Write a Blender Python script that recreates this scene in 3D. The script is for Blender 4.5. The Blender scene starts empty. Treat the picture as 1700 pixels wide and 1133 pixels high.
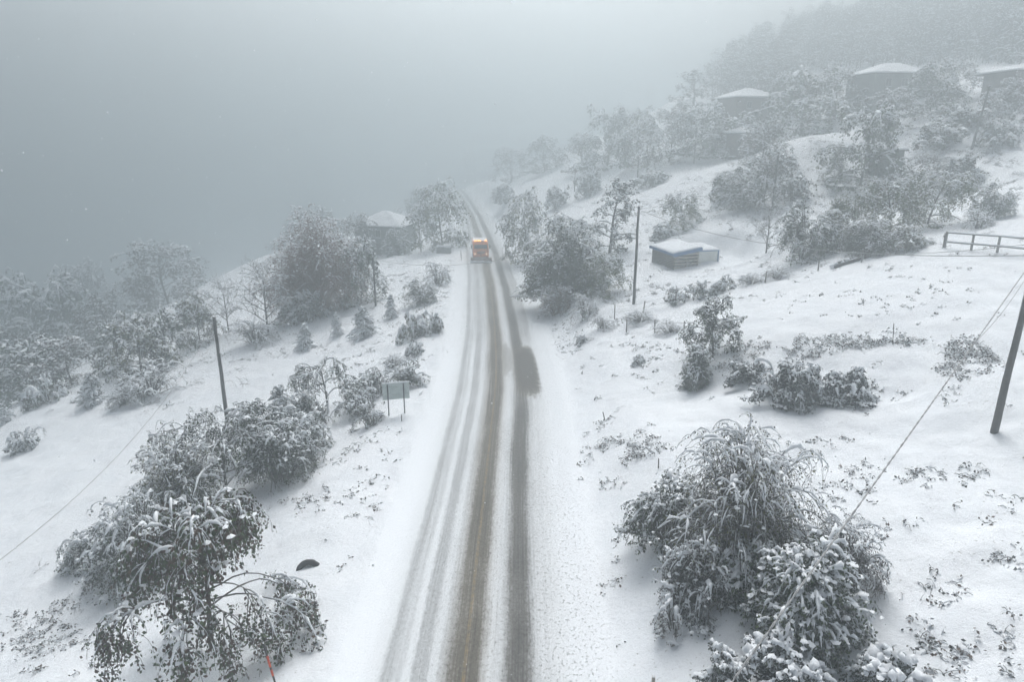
import bpy, math, random
import numpy as np
from mathutils import Vector
R = math.radians
sc = bpy.context.scene
col = sc.collection

# ------------------------------------------------------------------ camera
CAM = np.array([0.0, 0.0, 18.0])
F = 1128.0                       # focal length in pixels of the 1700 px wide photo
TH = math.atan(334 / F)          # pitch below the horizon
PSI = math.atan(18 / F * math.cos(TH))   # small turn to the left
cam_d = bpy.data.cameras.new("camera")
cam = bpy.data.objects.new("camera", cam_d); col.objects.link(cam)
cam.location = CAM
cam.rotation_euler = (math.pi / 2 - TH, 0, PSI)
cam_d.sensor_width = 36; cam_d.lens = 36 * F / 1700
cam_d.clip_start = 0.1; cam_d.clip_end = 3000
sc.camera = cam

# ------------------------------------------------------------------ light
SUN_EL, SUN_AZ = R(52), R(5)     # a weak wide sun ahead of the camera (azimuth from +Y to +X)
world = bpy.data.worlds.new("World"); sc.world = world; world.use_nodes = True
nt = world.node_tree; nt.nodes.clear()
sky = nt.nodes.new("ShaderNodeTexSky"); sky.sky_type = 'NISHITA'; sky.sun_disc = False
sky.sun_elevation = SUN_EL; sky.sun_rotation = SUN_AZ
sky.air_density = 1.0; sky.dust_density = 4.0; sky.ozone_density = 1.0
hs = nt.nodes.new("ShaderNodeHueSaturation"); hs.inputs['Saturation'].default_value = 0.35
bg = nt.nodes.new("ShaderNodeBackground"); bg.inputs['Strength'].default_value = 0.05
wo = nt.nodes.new("ShaderNodeOutputWorld")
nt.links.new(sky.outputs[0], hs.inputs['Color']); nt.links.new(hs.outputs[0], bg.inputs[0]); nt.links.new(bg.outputs[0], wo.inputs[0])
sun_d = bpy.data.lights.new("sun", 'SUN'); sun_d.energy = 1.5; sun_d.angle = R(30); sun_d.color = (1, 0.98, 0.95)
sun = bpy.data.objects.new("sun", sun_d); col.objects.link(sun)
sdir = Vector((math.sin(SUN_AZ) * math.cos(SUN_EL), math.cos(SUN_AZ) * math.cos(SUN_EL), math.sin(SUN_EL)))
sun.rotation_euler = sdir.to_track_quat('Z', 'Y').to_euler()
sc.view_settings.view_transform = 'Standard'; sc.view_settings.look = 'None'
sc.view_settings.gamma = 1; sc.view_settings.exposure = 1.50
cy = sc.cycles
cy.volume_bounces = 4; cy.max_bounces = 8; cy.diffuse_bounces = 3; cy.transparent_max_bounces = 8
cy.use_denoising = True
cy.caustics_reflective = False; cy.caustics_refractive = False
cy.sample_clamp_indirect = 6
FOG = 0.0090

# ------------------------------------------------------------------ helpers: pixels of the survey photo <-> place
c_, s_ = math.cos(TH), math.sin(TH)
FWD = np.array([-math.sin(PSI) * c_, math.cos(PSI) * c_, -s_])
RGT = np.array([math.cos(PSI), math.sin(PSI), 0.0])
UPV = np.cross(RGT, FWD)
def ray(px, py): return FWD + RGT * ((px - 850) / F) + UPV * ((566.5 - py) / F)
def at_depth(px, py, d): return CAM + ray(px, py) * d

# ------------------------------------------------------------------ noise (lattice value noise)
_lat = np.random.RandomState(5).rand(256, 256)
def vnoise(x, y):
    xi = np.floor(x).astype(int); yi = np.floor(y).astype(int)
    fx = x - xi; fy = y - yi
    fx = fx * fx * (3 - 2 * fx); fy = fy * fy * (3 - 2 * fy)
    a = _lat[xi % 256, yi % 256]; b = _lat[(xi + 1) % 256, yi % 256]
    c = _lat[xi % 256, (yi + 1) % 256]; d = _lat[(xi + 1) % 256, (yi + 1) % 256]
    return (a + (b - a) * fx) * (1 - fy) + (c + (d - c) * fx) * fy - 0.5
def fbm(x, y, o=4):
    s = 0; a = 1
    for k in range(o):
        s = s + a * vnoise(x + 17.3 * k, y - 9.1 * k); x = x * 2.03; y = y * 2.03; a *= 0.5
    return s
def smooth(a, b, x):
    t = np.clip((x - a) / (b - a), 0, 1); return t * t * (3 - 2 * t)

# ------------------------------------------------------------------ terrain height
CP = []
for px, py, d in [
    # left bench
    (378, 705, 54), (50, 900, 40), (0, 1100, 30), (0, 700, 66), (300, 500, 112), (430, 430, 145), (640, 418, 132),
    (250, 980, 33), (300, 800, 44),
    # right of the road, near
    (1400, 1000, 24), (1650, 900, 25), (1650, 718, 32), (1100, 640, 47), (1200, 640, 44.5),
    (1440, 665, 38), (1440, 600, 41), (1250, 665, 40), (1300, 560, 46), (1650, 640, 35), (1650, 575, 38.5),
    (1052, 505, 66), (1120, 445, 75), (1150, 500, 62), (1440, 430, 58), (1570, 412, 55), (1700, 420, 50),
    (1300, 380, 78), (1650, 360, 62), (1500, 330, 82), (1430, 300, 90), (1340, 262, 101), (1650, 250, 85),
    (1238, 250, 125), (1235, 200, 140), (1470, 170, 125), (1680, 130, 110), (1150, 290, 115), (1000, 330, 128),
    (900, 300, 175), (1700, 50, 150), (1300, 120, 175), (1500, 60, 175), (1310, 50, 200), (1500, 0, 185), (1700, -30, 165), (1220, 110, 215), (1100, 220, 170)]:
    p = at_depth(px, py, d); CP.append(tuple(p))
CP += [(-9, y, -0.35) for y in (10, 30, 50, 70)] + [(-25, -20, -4.6), (-25, 0, -4.6), (25, -10, 5.0), (12, 0, 2.1), (10, 15, 1.7)]
CP += [(-72, 60, -17), (-75, 100, -19), (-80, 150, -19), (-150, 60, -42), (-150, 150, -44), (-60, 0, -12), (-60, 20, -12.5)]
CP += [(-20, 240, 0.5), (-26, 190, -1.5), (-60, 200, -10), (0, 260, 8), (40, 260, 23), (110, 260, 45), (170, 200, 55), (170, 60, 45), (110, 60, 32), (90, -20, 22)]
CP += [(x, y, 0.33 * x + 3) for x in (-400, -200, 0) for y in (420, 700)] + [(200, 420, 60), (200, 700, 60), (400, 200, 70), (400, 600, 70), (400, -60, 70), (-400, 100, -100), (-400, -60, -95)]
CP = np.array(CP)
def _tps(r2): return 0.5 * r2 * np.log(r2 + 1e-9)
def _fit():
    n = len(CP); X = CP[:, :2] / 100.0
    K = _tps(((X[:, None] - X[None]) ** 2).sum(-1)) + np.eye(n) * 2e-4
    P = np.c_[np.ones(n), X]
    A = np.zeros((n + 3, n + 3)); A[:n, :n] = K; A[:n, n:] = P; A[n:, :n] = P.T
    return np.linalg.solve(A, np.r_[CP[:, 2], 0, 0, 0]), X
_w, _X = _fit()
def road_x(y):
    return -0.01494 * np.maximum(y - 48, 0) ** 1.37
PADS = []    # (x, y, radius, level): levelled spots
BUMPS = []   # (x, y, radius, height): local mounds
def height(x, y):
    x = np.asarray(x, float); y = np.asarray(y, float)
    xs, ys = x / 100, y / 100
    z = _w[-3] + _w[-2] * xs + _w[-1] * ys
    for i in range(len(_X)):
        z = z + _w[i] * _tps((xs - _X[i, 0]) ** 2 + (ys - _X[i, 1]) ** 2)
    z = np.where(z > 30, 30 + 26 * np.tanh((z - 30) / 26), z)
    z = np.where(z < -30, -30 + 25 * np.tanh((z + 30) / 25), z)
    for bx, by, br, bh in BUMPS:
        z = z + bh * np.exp(-((x - bx) ** 2 + (y - by) ** 2) / (br * br))
    for bx, by, br, bz in PADS:
        k = smooth(1.6 * br, 0.8 * br, np.sqrt((x - bx) ** 2 + (y - by) ** 2)); z = z * (1 - k) + (bz + 0.08 * (x - bx)) * k
    t = x - road_x(y) + 1.96
    wl = smooth(4.8, 11, -t); wr = smooth(4.8, 9.5, t)
    w = np.where(t < 0, wl, wr) * (1 - 0) 
    w = np.where(y > 230, np.maximum(w, smooth(230, 300, y)), w)
    dist = np.abs(t)
    rough = smooth(5.5, 13, dist)
    # calmer on the smooth fields
    calm = np.exp(-(((x + 27) / 12) ** 2 + ((y - 45) / 28) ** 2)) + np.exp(-(((x - 25) / 11) ** 2 + ((y - 50) / 9) ** 2))
    rr = rough * (1 - 0.75 * np.clip(calm, 0, 1))
    z = z * w + rr * (0.5 * fbm(x / 9, y / 9, 3) + 0.24 * fbm(x / 1.7 + 9, y / 1.7, 3)) + smooth(4.2, 6, dist) * 0.10 * fbm(x / 1.1, y / 1.6 + 5, 3)
    z = z + 0.10 * np.exp(-((dist - 4.9) / 0.5) ** 2) * (1 + fbm(x / 0.8, y / 1.5, 2))   # low ploughed edge
    return z
def G(px, py, dmin=8, dmax=420):
    r = ray(px, py); d = np.geomspace(dmin, dmax, 900)
    P = CAM[None] + r[None] * d[:, None]
    below = P[:, 2] < height(P[:, 0], P[:, 1])
    if not below.any(): k = len(d) - 1
    else: k = int(np.argmax(below))
    if k > 0:
        a, b = d[k - 1], d[k]
        dd = np.linspace(a, b, 12); Q = CAM[None] + r[None] * dd[:, None]
        bb = Q[:, 2] < height(Q[:, 0], Q[:, 1]); k2 = int(np.argmax(bb)) if bb.any() else 11
        p = Q[k2]; D = dd[k2]
    else: p = P[0]; D = d[0]
    z = float(height(p[0], p[1]))
    return np.array([p[0], p[1], z]), D
_b, _ = G(1345, 262); BUMPS.append((_b[0], _b[1] + 3, 8, 2.5))
SHED, SHED_D = G(1118, 446); PADS.append((SHED[0] + 3.5, SHED[1] + 2.5, 5.5, SHED[2] + 0.2)); SHED[2] = float(height(SHED[0], SHED[1]))

# ------------------------------------------------------------------ materials
def new_mat(name):
    m = bpy.data.materials.new(name); m.use_nodes = True
    n = m.node_tree; b = n.nodes['Principled BSDF']
    return m, n, b
def noise_node(n, scale, detail=4, rough=0.55, vec=None):
    t = n.nodes.new("ShaderNodeTexNoise"); t.inputs['Scale'].default_value = scale
    t.inputs['Detail'].default_value = detail; t.inputs['Roughness'].default_value = rough
    if vec is not None: n.links.new(vec, t.inputs['Vector'])
    return t
def ramp(n, fac, stops, interp='LINEAR'):
    r = n.nodes.new("ShaderNodeValToRGB"); r.color_ramp.interpolation = interp
    e = r.color_ramp.elements
    e[0].position = stops[0][0]; e[0].color = (*stops[0][1], 1)
    e[1].position = stops[-1][0]; e[1].color = (*stops[-1][1], 1)
    for p, c in stops[1:-1]:
        k = e.new(p); k.color = (*c, 1)
    n.links.new(fac, r.inputs[0]); return r
def bump(n, h, strength, dist, bsdf, chain=None):
    b = n.nodes.new("ShaderNodeBump"); b.inputs['Strength'].default_value = strength; b.inputs['Distance'].default_value = dist
    n.links.new(h, b.inputs['Height'])
    if chain is not None: n.links.new(chain.outputs[0], b.inputs['Normal'])
    n.links.new(b.outputs[0], bsdf.inputs['Normal']); return b
def mat_var(name, c1, c2, scale=3.0, rough=0.8, bumpd=0.0, metallic=0.0, bscale=None):
    m, n, b = new_mat(name)
    tc = n.nodes.new("ShaderNodeTexCoord")
    t = noise_node(n, scale, 5, 0.6, tc.outputs['Object'])
    r = ramp(n, t.outputs['Fac'], [(0.35, c1), (0.65, c2)]); n.links.new(r.outputs[0], b.inputs['Base Color'])
    b.inputs['Roughness'].default_value = rough; b.inputs['Metallic'].default_value = metallic
    if bumpd:
        t2 = noise_node(n, bscale or scale * 6, 4, 0.6, tc.outputs['Object']); bump(n, t2.outputs['Fac'], 0.6, bumpd, b)
    return m
def snow_mat():
    m, n, b = new_mat("snow")
    g = n.nodes.new("ShaderNodeNewGeometry")
    t1 = noise_node(n, 0.35, 6, 0.6, g.outputs['Position'])
    r = ramp(n, t1.outputs['Fac'], [(0.3, (0.80, 0.83, 0.87)), (0.7, (0.87, 0.89, 0.92))])
    t2 = noise_node(n, 2.6, 8, 0.72, g.outputs['Position'])
    r2 = ramp(n, t2.outputs['Fac'], [(0.30, (0.55, 0.55, 0.54)), (0.36, (1, 1, 1))])   # thin patches where the grass shows
    mx = n.nodes.new("ShaderNodeMix"); mx.data_type = 'RGBA'; mx.blend_type = 'MULTIPLY'; mx.inputs[0].default_value = 1
    n.links.new(r.outputs[0], mx.inputs[6]); n.links.new(r2.outputs[0], mx.inputs[7])
    t4 = noise_node(n, 7.5, 4, 0.65, g.outputs['Position']); t5 = noise_node(n, 0.22, 3, 0.6, g.outputs['Position'])
    md = n.nodes.new("ShaderNodeMath"); md.operation = 'MULTIPLY_ADD'; n.links.new(t5.outputs['Fac'], md.inputs[0]); md.inputs[1].default_value = 0.20; n.links.new(t4.outputs['Fac'], md.inputs[2])
    r4 = ramp(n, md.outputs[0], [(0.735, (1, 1, 1)), (0.79, (0.42, 0.41, 0.38))])
    my = n.nodes.new("ShaderNodeMix"); my.data_type = 'RGBA'; my.blend_type = 'MULTIPLY'; my.inputs[0].default_value = 1
    n.links.new(mx.outputs[2], my.inputs[6]); n.links.new(r4.outputs[0], my.inputs[7]); n.links.new(my.outputs[2], b.inputs['Base Color'])
    b.inputs['Roughness'].default_value = 0.75
    b.inputs['Specular IOR Level'].default_value = 0.2
    a = bump(n, t2.outputs['Fac'], 0.55, 0.16, b)
    t3 = noise_node(n, 14, 5, 0.7, g.outputs['Position'])
    bump(n, t3.outputs['Fac'], 0.45, 0.035, b, a)
    return m
def plain_snow(name="snow_cap"):
    m, n, b = new_mat(name)
    g = n.nodes.new("ShaderNodeNewGeometry")
    t = noise_node(n, 5, 4, 0.6, g.outputs['Position'])
    r = ramp(n, t.outputs['Fac'], [(0.3, (0.78, 0.81, 0.85)), (0.7, (0.87, 0.89, 0.92))]); n.links.new(r.outputs[0], b.inputs['Base Color'])
    b.inputs['Roughness'].default_value = 0.8; b.inputs['Specular IOR Level'].default_value = 0.15
    bump(n, t.outputs['Fac'], 0.5, 0.05, b)
    return m
M = {}
M['snow'] = snow_mat()
M['cap'] = plain_snow()
M['bark'] = mat_var("bark", (0.035, 0.028, 0.022), (0.09, 0.075, 0.06), 5, 0.9, 0.02)
M['twig'] = mat_var("twig", (0.05, 0.042, 0.036), (0.12, 0.10, 0.085), 2, 0.9)
M['redtwig'] = mat_var("red_twig", (0.13, 0.065, 0.055), (0.2, 0.12, 0.10), 2, 0.9)
M['leaf'] = mat_var("leaf_green", (0.022, 0.046, 0.012), (0.075, 0.115, 0.028), 1.2, 0.65)
M['olive'] = mat_var("leaf_olive", (0.07, 0.08, 0.018), (0.19, 0.19, 0.045), 1.0, 0.7)
M['brown'] = mat_var("leaf_brown", (0.05, 0.03, 0.02), (0.11, 0.065, 0.04), 1.5, 0.75)
M['russet'] = mat_var("leaf_russet", (0.12, 0.05, 0.035), (0.24, 0.12, 0.085), 1.5, 0.75)
M['dark'] = mat_var("leaf_dark", (0.018, 0.022, 0.017), (0.04, 0.045, 0.032), 1.2, 0.7)
M['pine'] = mat_var("needles", (0.018, 0.034, 0.024), (0.05, 0.07, 0.045), 2.0, 0.7)
M['pole'] = mat_var("pole_wood", (0.022, 0.019, 0.017), (0.06, 0.052, 0.046), 6, 0.85, 0.01)
M['greywood'] = mat_var("grey_wood", (0.09, 0.08, 0.07), (0.2, 0.185, 0.165), 4, 0.85, 0.01)
M['palewood'] = mat_var("pale_planks", (0.26, 0.23, 0.19), (0.46, 0.42, 0.36), 3, 0.8, 0.006)
M['darkwood'] = mat_var("dark_planks", (0.045, 0.04, 0.035), (0.11, 0.10, 0.085), 3, 0.85, 0.01)
M['blue'] = mat_var("blue_tarp", (0.006, 0.08, 0.24), (0.015, 0.14, 0.36), 2, 0.5, 0.01)
M['whitepanel'] = mat_var("pale_panel", (0.55, 0.57, 0.54), (0.70, 0.72, 0.69), 1.2, 0.6)
M['steel'] = mat_var("galvanised_steel", (0.40, 0.47, 0.46), (0.56, 0.62, 0.60), 2.5, 0.5, 0.0, 0.3)
M['darksteel'] = mat_var("dark_steel", (0.03, 0.035, 0.04), (0.08, 0.085, 0.09), 5, 0.5, 0.0, 0.5)
M['rubber'] = mat_var("rubber", (0.008, 0.008, 0.009), (0.02, 0.02, 0.021), 8, 0.75, 0.004)
M['wire'] = mat_var("cable", (0.20, 0.205, 0.21), (0.40, 0.405, 0.41), 3, 0.6)
M['porcelain'] = mat_var("porcelain", (0.35, 0.34, 0.32), (0.5, 0.5, 0.48), 5, 0.3)
M['orange'] = mat_var("orange_paint", (0.80, 0.20, 0.02), (0.90, 0.28, 0.035), 2.5, 0.4)
M['redpaint'] = mat_var("red_paint", (0.55, 0.05, 0.015), (0.75, 0.10, 0.03), 6, 0.5)
M['blackpaint'] = mat_var("black_paint", (0.012, 0.012, 0.013), (0.03, 0.03, 0.03), 6, 0.5)
M['wallgreen'] = mat_var("grey_green_render", (0.13, 0.15, 0.14), (0.22, 0.24, 0.22), 1.2, 0.85, 0.01)
M['wallbrown'] = mat_var("old_boards", (0.12, 0.10, 0.085), (0.22, 0.19, 0.16), 1.2, 0.85, 0.01)
M['wallpale'] = mat_var("pale_render", (0.4, 0.4, 0.38), (0.5, 0.5, 0.48), 1.2, 0.85, 0.01)
M['stone'] = mat_var("grey_stone", (0.12, 0.12, 0.12), (0.26, 0.26, 0.25), 1.6, 0.9, 0.02)
def simple(name, colr, rough=0.5, metal=0.0, emit=0.0):
    m, n, b = new_mat(name); b.inputs['Base Color'].default_value = (*colr, 1); b.inputs['Roughness'].default_value = rough
    b.inputs['Metallic'].default_value = metal
    if emit: b.inputs['Emission Color'].default_value = (*colr, 1); b.inputs['Emission Strength'].default_value = emit
    return m
M['glass'] = simple("dark_glass", (0.02, 0.025, 0.03), 0.12)
M['amber'] = simple("amber_lamp", (1.0, 0.30, 0.03), 0.4, 0, 3.0)
M['lampglass'] = simple("headlamp", (1.0, 0.75, 0.5), 0.3, 0, 0.5)

# ------------------------------------------------------------------ mesh collector
class MB:
    def __init__(s): s.v = []; s.f = []; s.n = 0     # faces: (array (k, 3|4), material index, smooth)
    def add(s, V, Fc, mi=0, sm=False):
        V = np.asarray(V, float).reshape(-1, 3); Fc = np.asarray(Fc, int)
        s.v.append(V); s.f.append((Fc + s.n, mi, sm)); s.n += len(V)
    def box(s, c, size, mi=0, rz=0.0, taper=1.0):
        x, y, z = [a / 2 for a in size]
        V = np.array([[-x, -y, -z], [x, -y, -z], [x, y, -z], [-x, y, -z], [-x * taper, -y * taper, z], [x * taper, -y * taper, z], [x * taper, y * taper, z], [-x * taper, y * taper, z]])
        if rz: cc, ss = math.cos(rz), math.sin(rz); V = np.c_[V[:, 0] * cc - V[:, 1] * ss, V[:, 0] * ss + V[:, 1] * cc, V[:, 2]]
        s.add(V + np.array(c), [[0, 3, 2, 1], [4, 5, 6, 7], [0, 1, 5, 4], [1, 2, 6, 5], [2, 3, 7, 6], [3, 0, 4, 7]], mi)
    def tube(s, pts, r, sides=8, mi=0, cap=True):
        pts = np.asarray(pts, float)[None]; r = np.broadcast_to(np.asarray(r, float), pts.shape[1])[None]
        V, Fc = tubes(pts, r, sides); s.add(V, Fc, mi, True)
        if cap:
            n = pts.shape[1]
            s.f.append((np.array([list(range(sides))[::-1]]) + s.n - n * sides, mi, False))
            s.f.append((np.array([list(range(sides))]) + s.n - sides, mi, False))
    def poly(s, V, F, mi=0):
        base = s.n; s.v.append(np.asarray(V, float)); s.n += len(V)
        for f in F: s.f.append((np.array([f]) + base, mi, False))
    def build(s, name, mats, parent=None, loc=None):
        me = bpy.data.meshes.new(name)
        V = np.concatenate(s.v); me.vertices.add(len(V)); me.vertices.foreach_set('co', V.astype(np.float32).ravel())
        loops, starts, tot, mi, sm = [], [], [], [], []; k = 0
        for Fc, m_, s_m in s.f:
            nf, nv = Fc.shape; loops.append(Fc.ravel()); starts.append(k + np.arange(nf) * nv); tot.append(np.full(nf, nv)); k += nf * nv
            mi.append(np.full(nf, m_)); sm.append(np.full(nf, s_m))
        loops = np.concatenate(loops); starts = np.concatenate(starts)
        me.loops.add(len(loops)); me.loops.foreach_set('vertex_index', loops.astype(np.int32))
        me.polygons.add(len(starts)); me.polygons.foreach_set('loop_start', starts.astype(np.int32))
        me.polygons.foreach_set('material_index', np.concatenate(mi).astype(np.int32))
        me.polygons.foreach_set('use_smooth', np.concatenate(sm))
        for m_ in (mats if isinstance(mats, (list, tuple)) else [mats]): me.materials.append(m_)
        me.update(calc_edges=True)
        o = bpy.data.objects.new(name, me); col.objects.link(o)
        if parent is not None: o.parent = parent
        if loc is not None: o.location = loc
        return o
def tubes(P, r, sides):
    """P (N,n,3) polylines, r (N,n) radii -> verts, quads"""
    N, n, _ = P.shape
    T = np.gradient(P, axis=1); T /= np.linalg.norm(T, axis=2, keepdims=True) + 1e-9
    ref = np.where(np.abs(T[..., 2:3]) > 0.95, np.array([1.0, 0, 0]), np.array([0, 0, 1.0]))
    A = np.cross(T, ref); A /= np.linalg.norm(A, axis=2, keepdims=True) + 1e-9
    B = np.cross(A, T)
    an = np.arange(sides) * 2 * np.pi / sides
    V = P[:, :, None] + r[:, :, None, None] * (A[:, :, None] * np.cos(an)[None, None, :, None] + B[:, :, None] * np.sin(an)[None, None, :, None])
    idx = np.arange(N * n * sides).reshape(N, n, sides)
    a = idx[:, :-1]; b = idx[:, 1:]
    Fc = np.stack([a, np.roll(a, -1, 2), np.roll(b, -1, 2), b], -1).reshape(-1, 4)
    return V.reshape(-1, 3), Fc
def tag(o, label=None, cat=None, group=None, kind=None):
    if label: o['label'] = label
    if cat: o['category'] = cat
    if group: o['group'] = group
    if kind: o['kind'] = kind
    return o
def empty(name, loc, rz=0, scale=None):
    o = bpy.data.objects.new(name, None); col.objects.link(o); o.location = loc; o.rotation_euler = (0, 0, rz)
    o.empty_display_size = 0.3
    if scale: o.scale = scale
    return o
def copy_tree(o, parent=None):
    c = o.copy(); col.objects.link(c); c.parent = parent
    for ch in [k for k in o.children]: copy_tree(ch, c)
    return c

# ------------------------------------------------------------------ ground
def axis_lines(a, b, mid0, mid1, fine, growth):
    out = list(np.arange(mid0, mid1, fine)); s = fine; x = out[-1]
    while x < b: s *= growth; x += s; out.append(x)
    s = fine; x = mid0; lo = []
    while x > a: s *= growth; x -= s; lo.append(x)
    return np.array(lo[::-1] + out)
gx = axis_lines(-420, 420, -34, 36, 0.22, 1.035); gy = axis_lines(-60, 720, 10, 62, 0.22, 1.022)
XX, YY = np.meshgrid(gx, gy, indexing='ij')
ZZ = height(XX, YY)
b = MB(); nx, ny = XX.shape; idx = np.arange(nx * ny).reshape(nx, ny)
b.add(np.stack([XX, YY, ZZ], -1).reshape(-1, 3), np.stack([idx[:-1, :-1], idx[1:, :-1], idx[1:, 1:], idx[:-1, 1:]], -1).reshape(-1, 4), 0, True)
tag(b.build("ground", M['snow']), kind='structure', label='snow covered hillside falling from right to left')

# ------------------------------------------------------------------ road
def road_material():
    m, n, bs = new_mat("snowy_asphalt"); L = n.links
    uv = n.nodes.new("ShaderNodeUVMap"); uv.uv_map = "lane"
    sep = n.nodes.new("ShaderNodeSeparateXYZ"); L.new(uv.outputs[0], sep.inputs[0])
    def math_(op, a, b_=None, c=None):
        k = n.nodes.new("ShaderNodeMath"); k.operation = op
        for i, v in enumerate((a, b_, c)):
            if v is None: continue
            if isinstance(v, (int, float)): k.inputs[i].default_value = v
            else: L.new(v, k.inputs[i])
        return k.outputs[0]
    def comb(x, y):
        k = n.nodes.new("ShaderNodeCombineXYZ"); L.new(x, k.inputs[0]); L.new(y, k.inputs[1]); return k.outputs[0]
    u, v = sep.outputs[0], sep.outputs[1]
    # tyre lines wander a little along the road
    wv = comb(math_('MULTIPLY', u, 0.15), math_('MULTIPLY', v, 0.05)); w = noise_node(n, 1.0, 3, 0.5, wv)
    u2 = math_('ADD', u, math_('MULTIPLY', math_('SUBTRACT', w.outputs['Fac'], 0.5), 0.5))
    # edge raggedness
    e = noise_node(n, 1.0, 6, 0.75, comb(math_('MULTIPLY', u, 5.0), math_('MULTIPLY', v, 2.2)))
    u3 = math_('ADD', u2, math_('MULTIPLY', math_('SUBTRACT', e.outputs['Fac'], 0.5), 0.40))
    t = math_('DIVIDE', math_('ADD', u3, 7.0), 11.0)         # -7..4 m -> 0..1
    def S(x, g): return ((x + 7) / 11.0, (g, g, g))
    prof = [S(-5.7, 0.0), S(-5.0, 0.10), S(-4.8, 0.34), S(-4.6, 0.38), S(-4.42, 0.24), S(-4.25, 0.28), S(-4.05, 0.12), S(-3.9, 0.14), S(-3.75, 0.38), S(-3.4, 0.38), S(-3.2, 0.19), S(-3.0, 0.19),
            S(-2.85, 0.32), S(-2.64, 0.42), S(-2.42, 0.68), S(-2.1, 0.80), S(-1.7, 0.80), S(-1.5, 0.60), S(-1.34, 0.34), S(-1.15, 0.22), S(-0.85, 0.23),
            S(-0.65, 0.36), S(-0.45, 0.68), S(-0.2, 0.84), S(0.15, 0.80), S(0.34, 0.58), S(0.52, 0.33), S(0.8, 0.22), S(1.1, 0.20), S(1.35, 0.15), S(1.9, 0.05), S(3.0, 0.0)]
    pr = ramp(n, t, prof)
    # long streaks parallel to the road
    st = noise_node(n, 1.0, 5, 0.7, comb(math_('MULTIPLY', u2, 14.0), math_('MULTIPLY', v, 0.12)))
    gr = noise_node(n, 1.0, 7, 0.85, comb(math_('MULTIPLY', u, 9.0), math_('MULTIPLY', v, 5.0)))
    st2 = noise_node(n, 1.0, 3, 0.6, comb(math_('MULTIPLY', u, 0.6), math_('MULTIPLY', v, 0.18)))
    p = pr.outputs[0]
    bw = n.nodes.new("ShaderNodeRGBToBW"); L.new(p, bw.inputs[0]); p = bw.outputs[0]
    p = math_('MULTIPLY', p, math_('ADD', 0.40, math_('MULTIPLY', st.outputs['Fac'], 1.2)))
    p = math_('MULTIPLY', p, math_('ADD', 0.62, math_('MULTIPLY', st2.outputs['Fac'], 0.76)))
    # bare wet patch where the plough stopped to turn
    rg = noise_node(n, 1.0, 5, 0.75, comb(math_('MULTIPLY', u, 1.0), math_('MULTIPLY', v, 2.2)))
    rs_ = noise_node(n, 1.0, 5, 0.75, comb(math_('MULTIPLY', u, 3.5), math_('MULTIPLY', v, 0.8)))
    def blob(cx, cy_, rx, ry, k, sharp, slant=0.0):
        dx = math_('DIVIDE', math_('SUBTRACT', math_('ADD', math_('ADD', u3, math_('MULTIPLY', math_('SUBTRACT', v, cy_), slant)), math_('MULTIPLY', math_('SUBTRACT', rg.outputs['Fac'], 0.5), 0.7)), cx), rx); dy = math_('DIVIDE', math_('SUBTRACT', math_('ADD', v, math_('MULTIPLY', math_('SUBTRACT', rs_.outputs['Fac'], 0.5), 5.0)), cy_), ry)
        q = math_('ADD', math_('POWER', math_('ABSOLUTE', dx), 4.0), math_('POWER', math_('ABSOLUTE', dy), 4.0))
        q = math_('SUBTRACT', 1.0, q); q = math_('MULTIPLY', q, sharp)
        mm = n.nodes.new("ShaderNodeClamp"); L.new(q, mm.inputs[0]); return math_('MULTIPLY', mm.outputs[0], k)
    bl = math_('MAXIMUM', blob(0.42, 52.8, 1.12, 7.2, 1.15, 0.95, 0.012), blob(-1.7, 55.5, 1.05, 6.0, 0.95, 0.55))
    bl = math_('MAXIMUM', bl, blob(-0.6, 55.0, 1.9, 4.5, 0.55, 0.8))
    bl2 = math_('MAXIMUM', blob(0.7, 85.0, 0.95, 30.0, 0.36, 1.4), blob(-3.2, 84.0, 1.3, 32.0, 0.30, 1.2)); p = math_('MAXIMUM', p, math_('MULTIPLY', bl2, math_('ADD', 0.7, math_('MULTIPLY', st.outputs['Fac'], 0.6))))
    p = math_('MAXIMUM', p, bl)
    # grain
    p = math_('ADD', p, math_('MULTIPLY', math_('SUBTRACT', gr.outputs['Fac'], 0.5), math_('ADD', 0.22, math_('MULTIPLY', p, 1.0))))
    # specks of grit thrown beside the tracks
    gn = noise_node(n, 1.0, 3, 0.6, comb(math_('MULTIPLY', u, 9.0), math_('MULTIPLY', v, 7.0)))
    gs = ramp(n, gn.outputs['Fac'], [(0.56, (0, 0, 0)), (0.70, (0.42, 0.42, 0.42))])
    bw2 = n.nodes.new("ShaderNodeRGBToBW"); L.new(gs.outputs[0], bw2.inputs[0])
    side = ramp(n, math_('DIVIDE', math_('ADD', u, 7.0), 11.0), [(0.0, (0.0, 0, 0)), (0.15, (0.3, 0.3, 0.3)), (0.7, (0.7, 0.7, 0.7)), (0.82, (1, 1, 1)), (1.0, (0.35, 0.35, 0.35))])
    bw3 = n.nodes.new("ShaderNodeRGBToBW"); L.new(side.outputs[0], bw3.inputs[0])
    p = math_('ADD', p, math_('MULTIPLY', bw2.outputs[0], bw3.outputs[0]))
    # colour: snow -> grey slush -> brownish wet asphalt
    tint = noise_node(n, 1.0, 2, 0.5, comb(math_('MULTIPLY', u, 0.5), math_('MULTIPLY', v, 0.03)))
    r1 = ramp(n, p, [(0.0, (0.84, 0.865, 0.90)), (0.15, (0.70, 0.72, 0.74)), (0.40, (0.41, 0.42, 0.43)), (0.70, (0.125, 0.122, 0.116)), (1.0, (0.030, 0.029, 0.027))])
    r2 = ramp(n, p, [(0.0, (0.84, 0.865, 0.90)), (0.15, (0.70, 0.71, 0.72)), (0.40, (0.40, 0.39, 0.375)), (0.70, (0.125, 0.112, 0.090)), (1.0, (0.034, 0.029, 0.020))])
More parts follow.
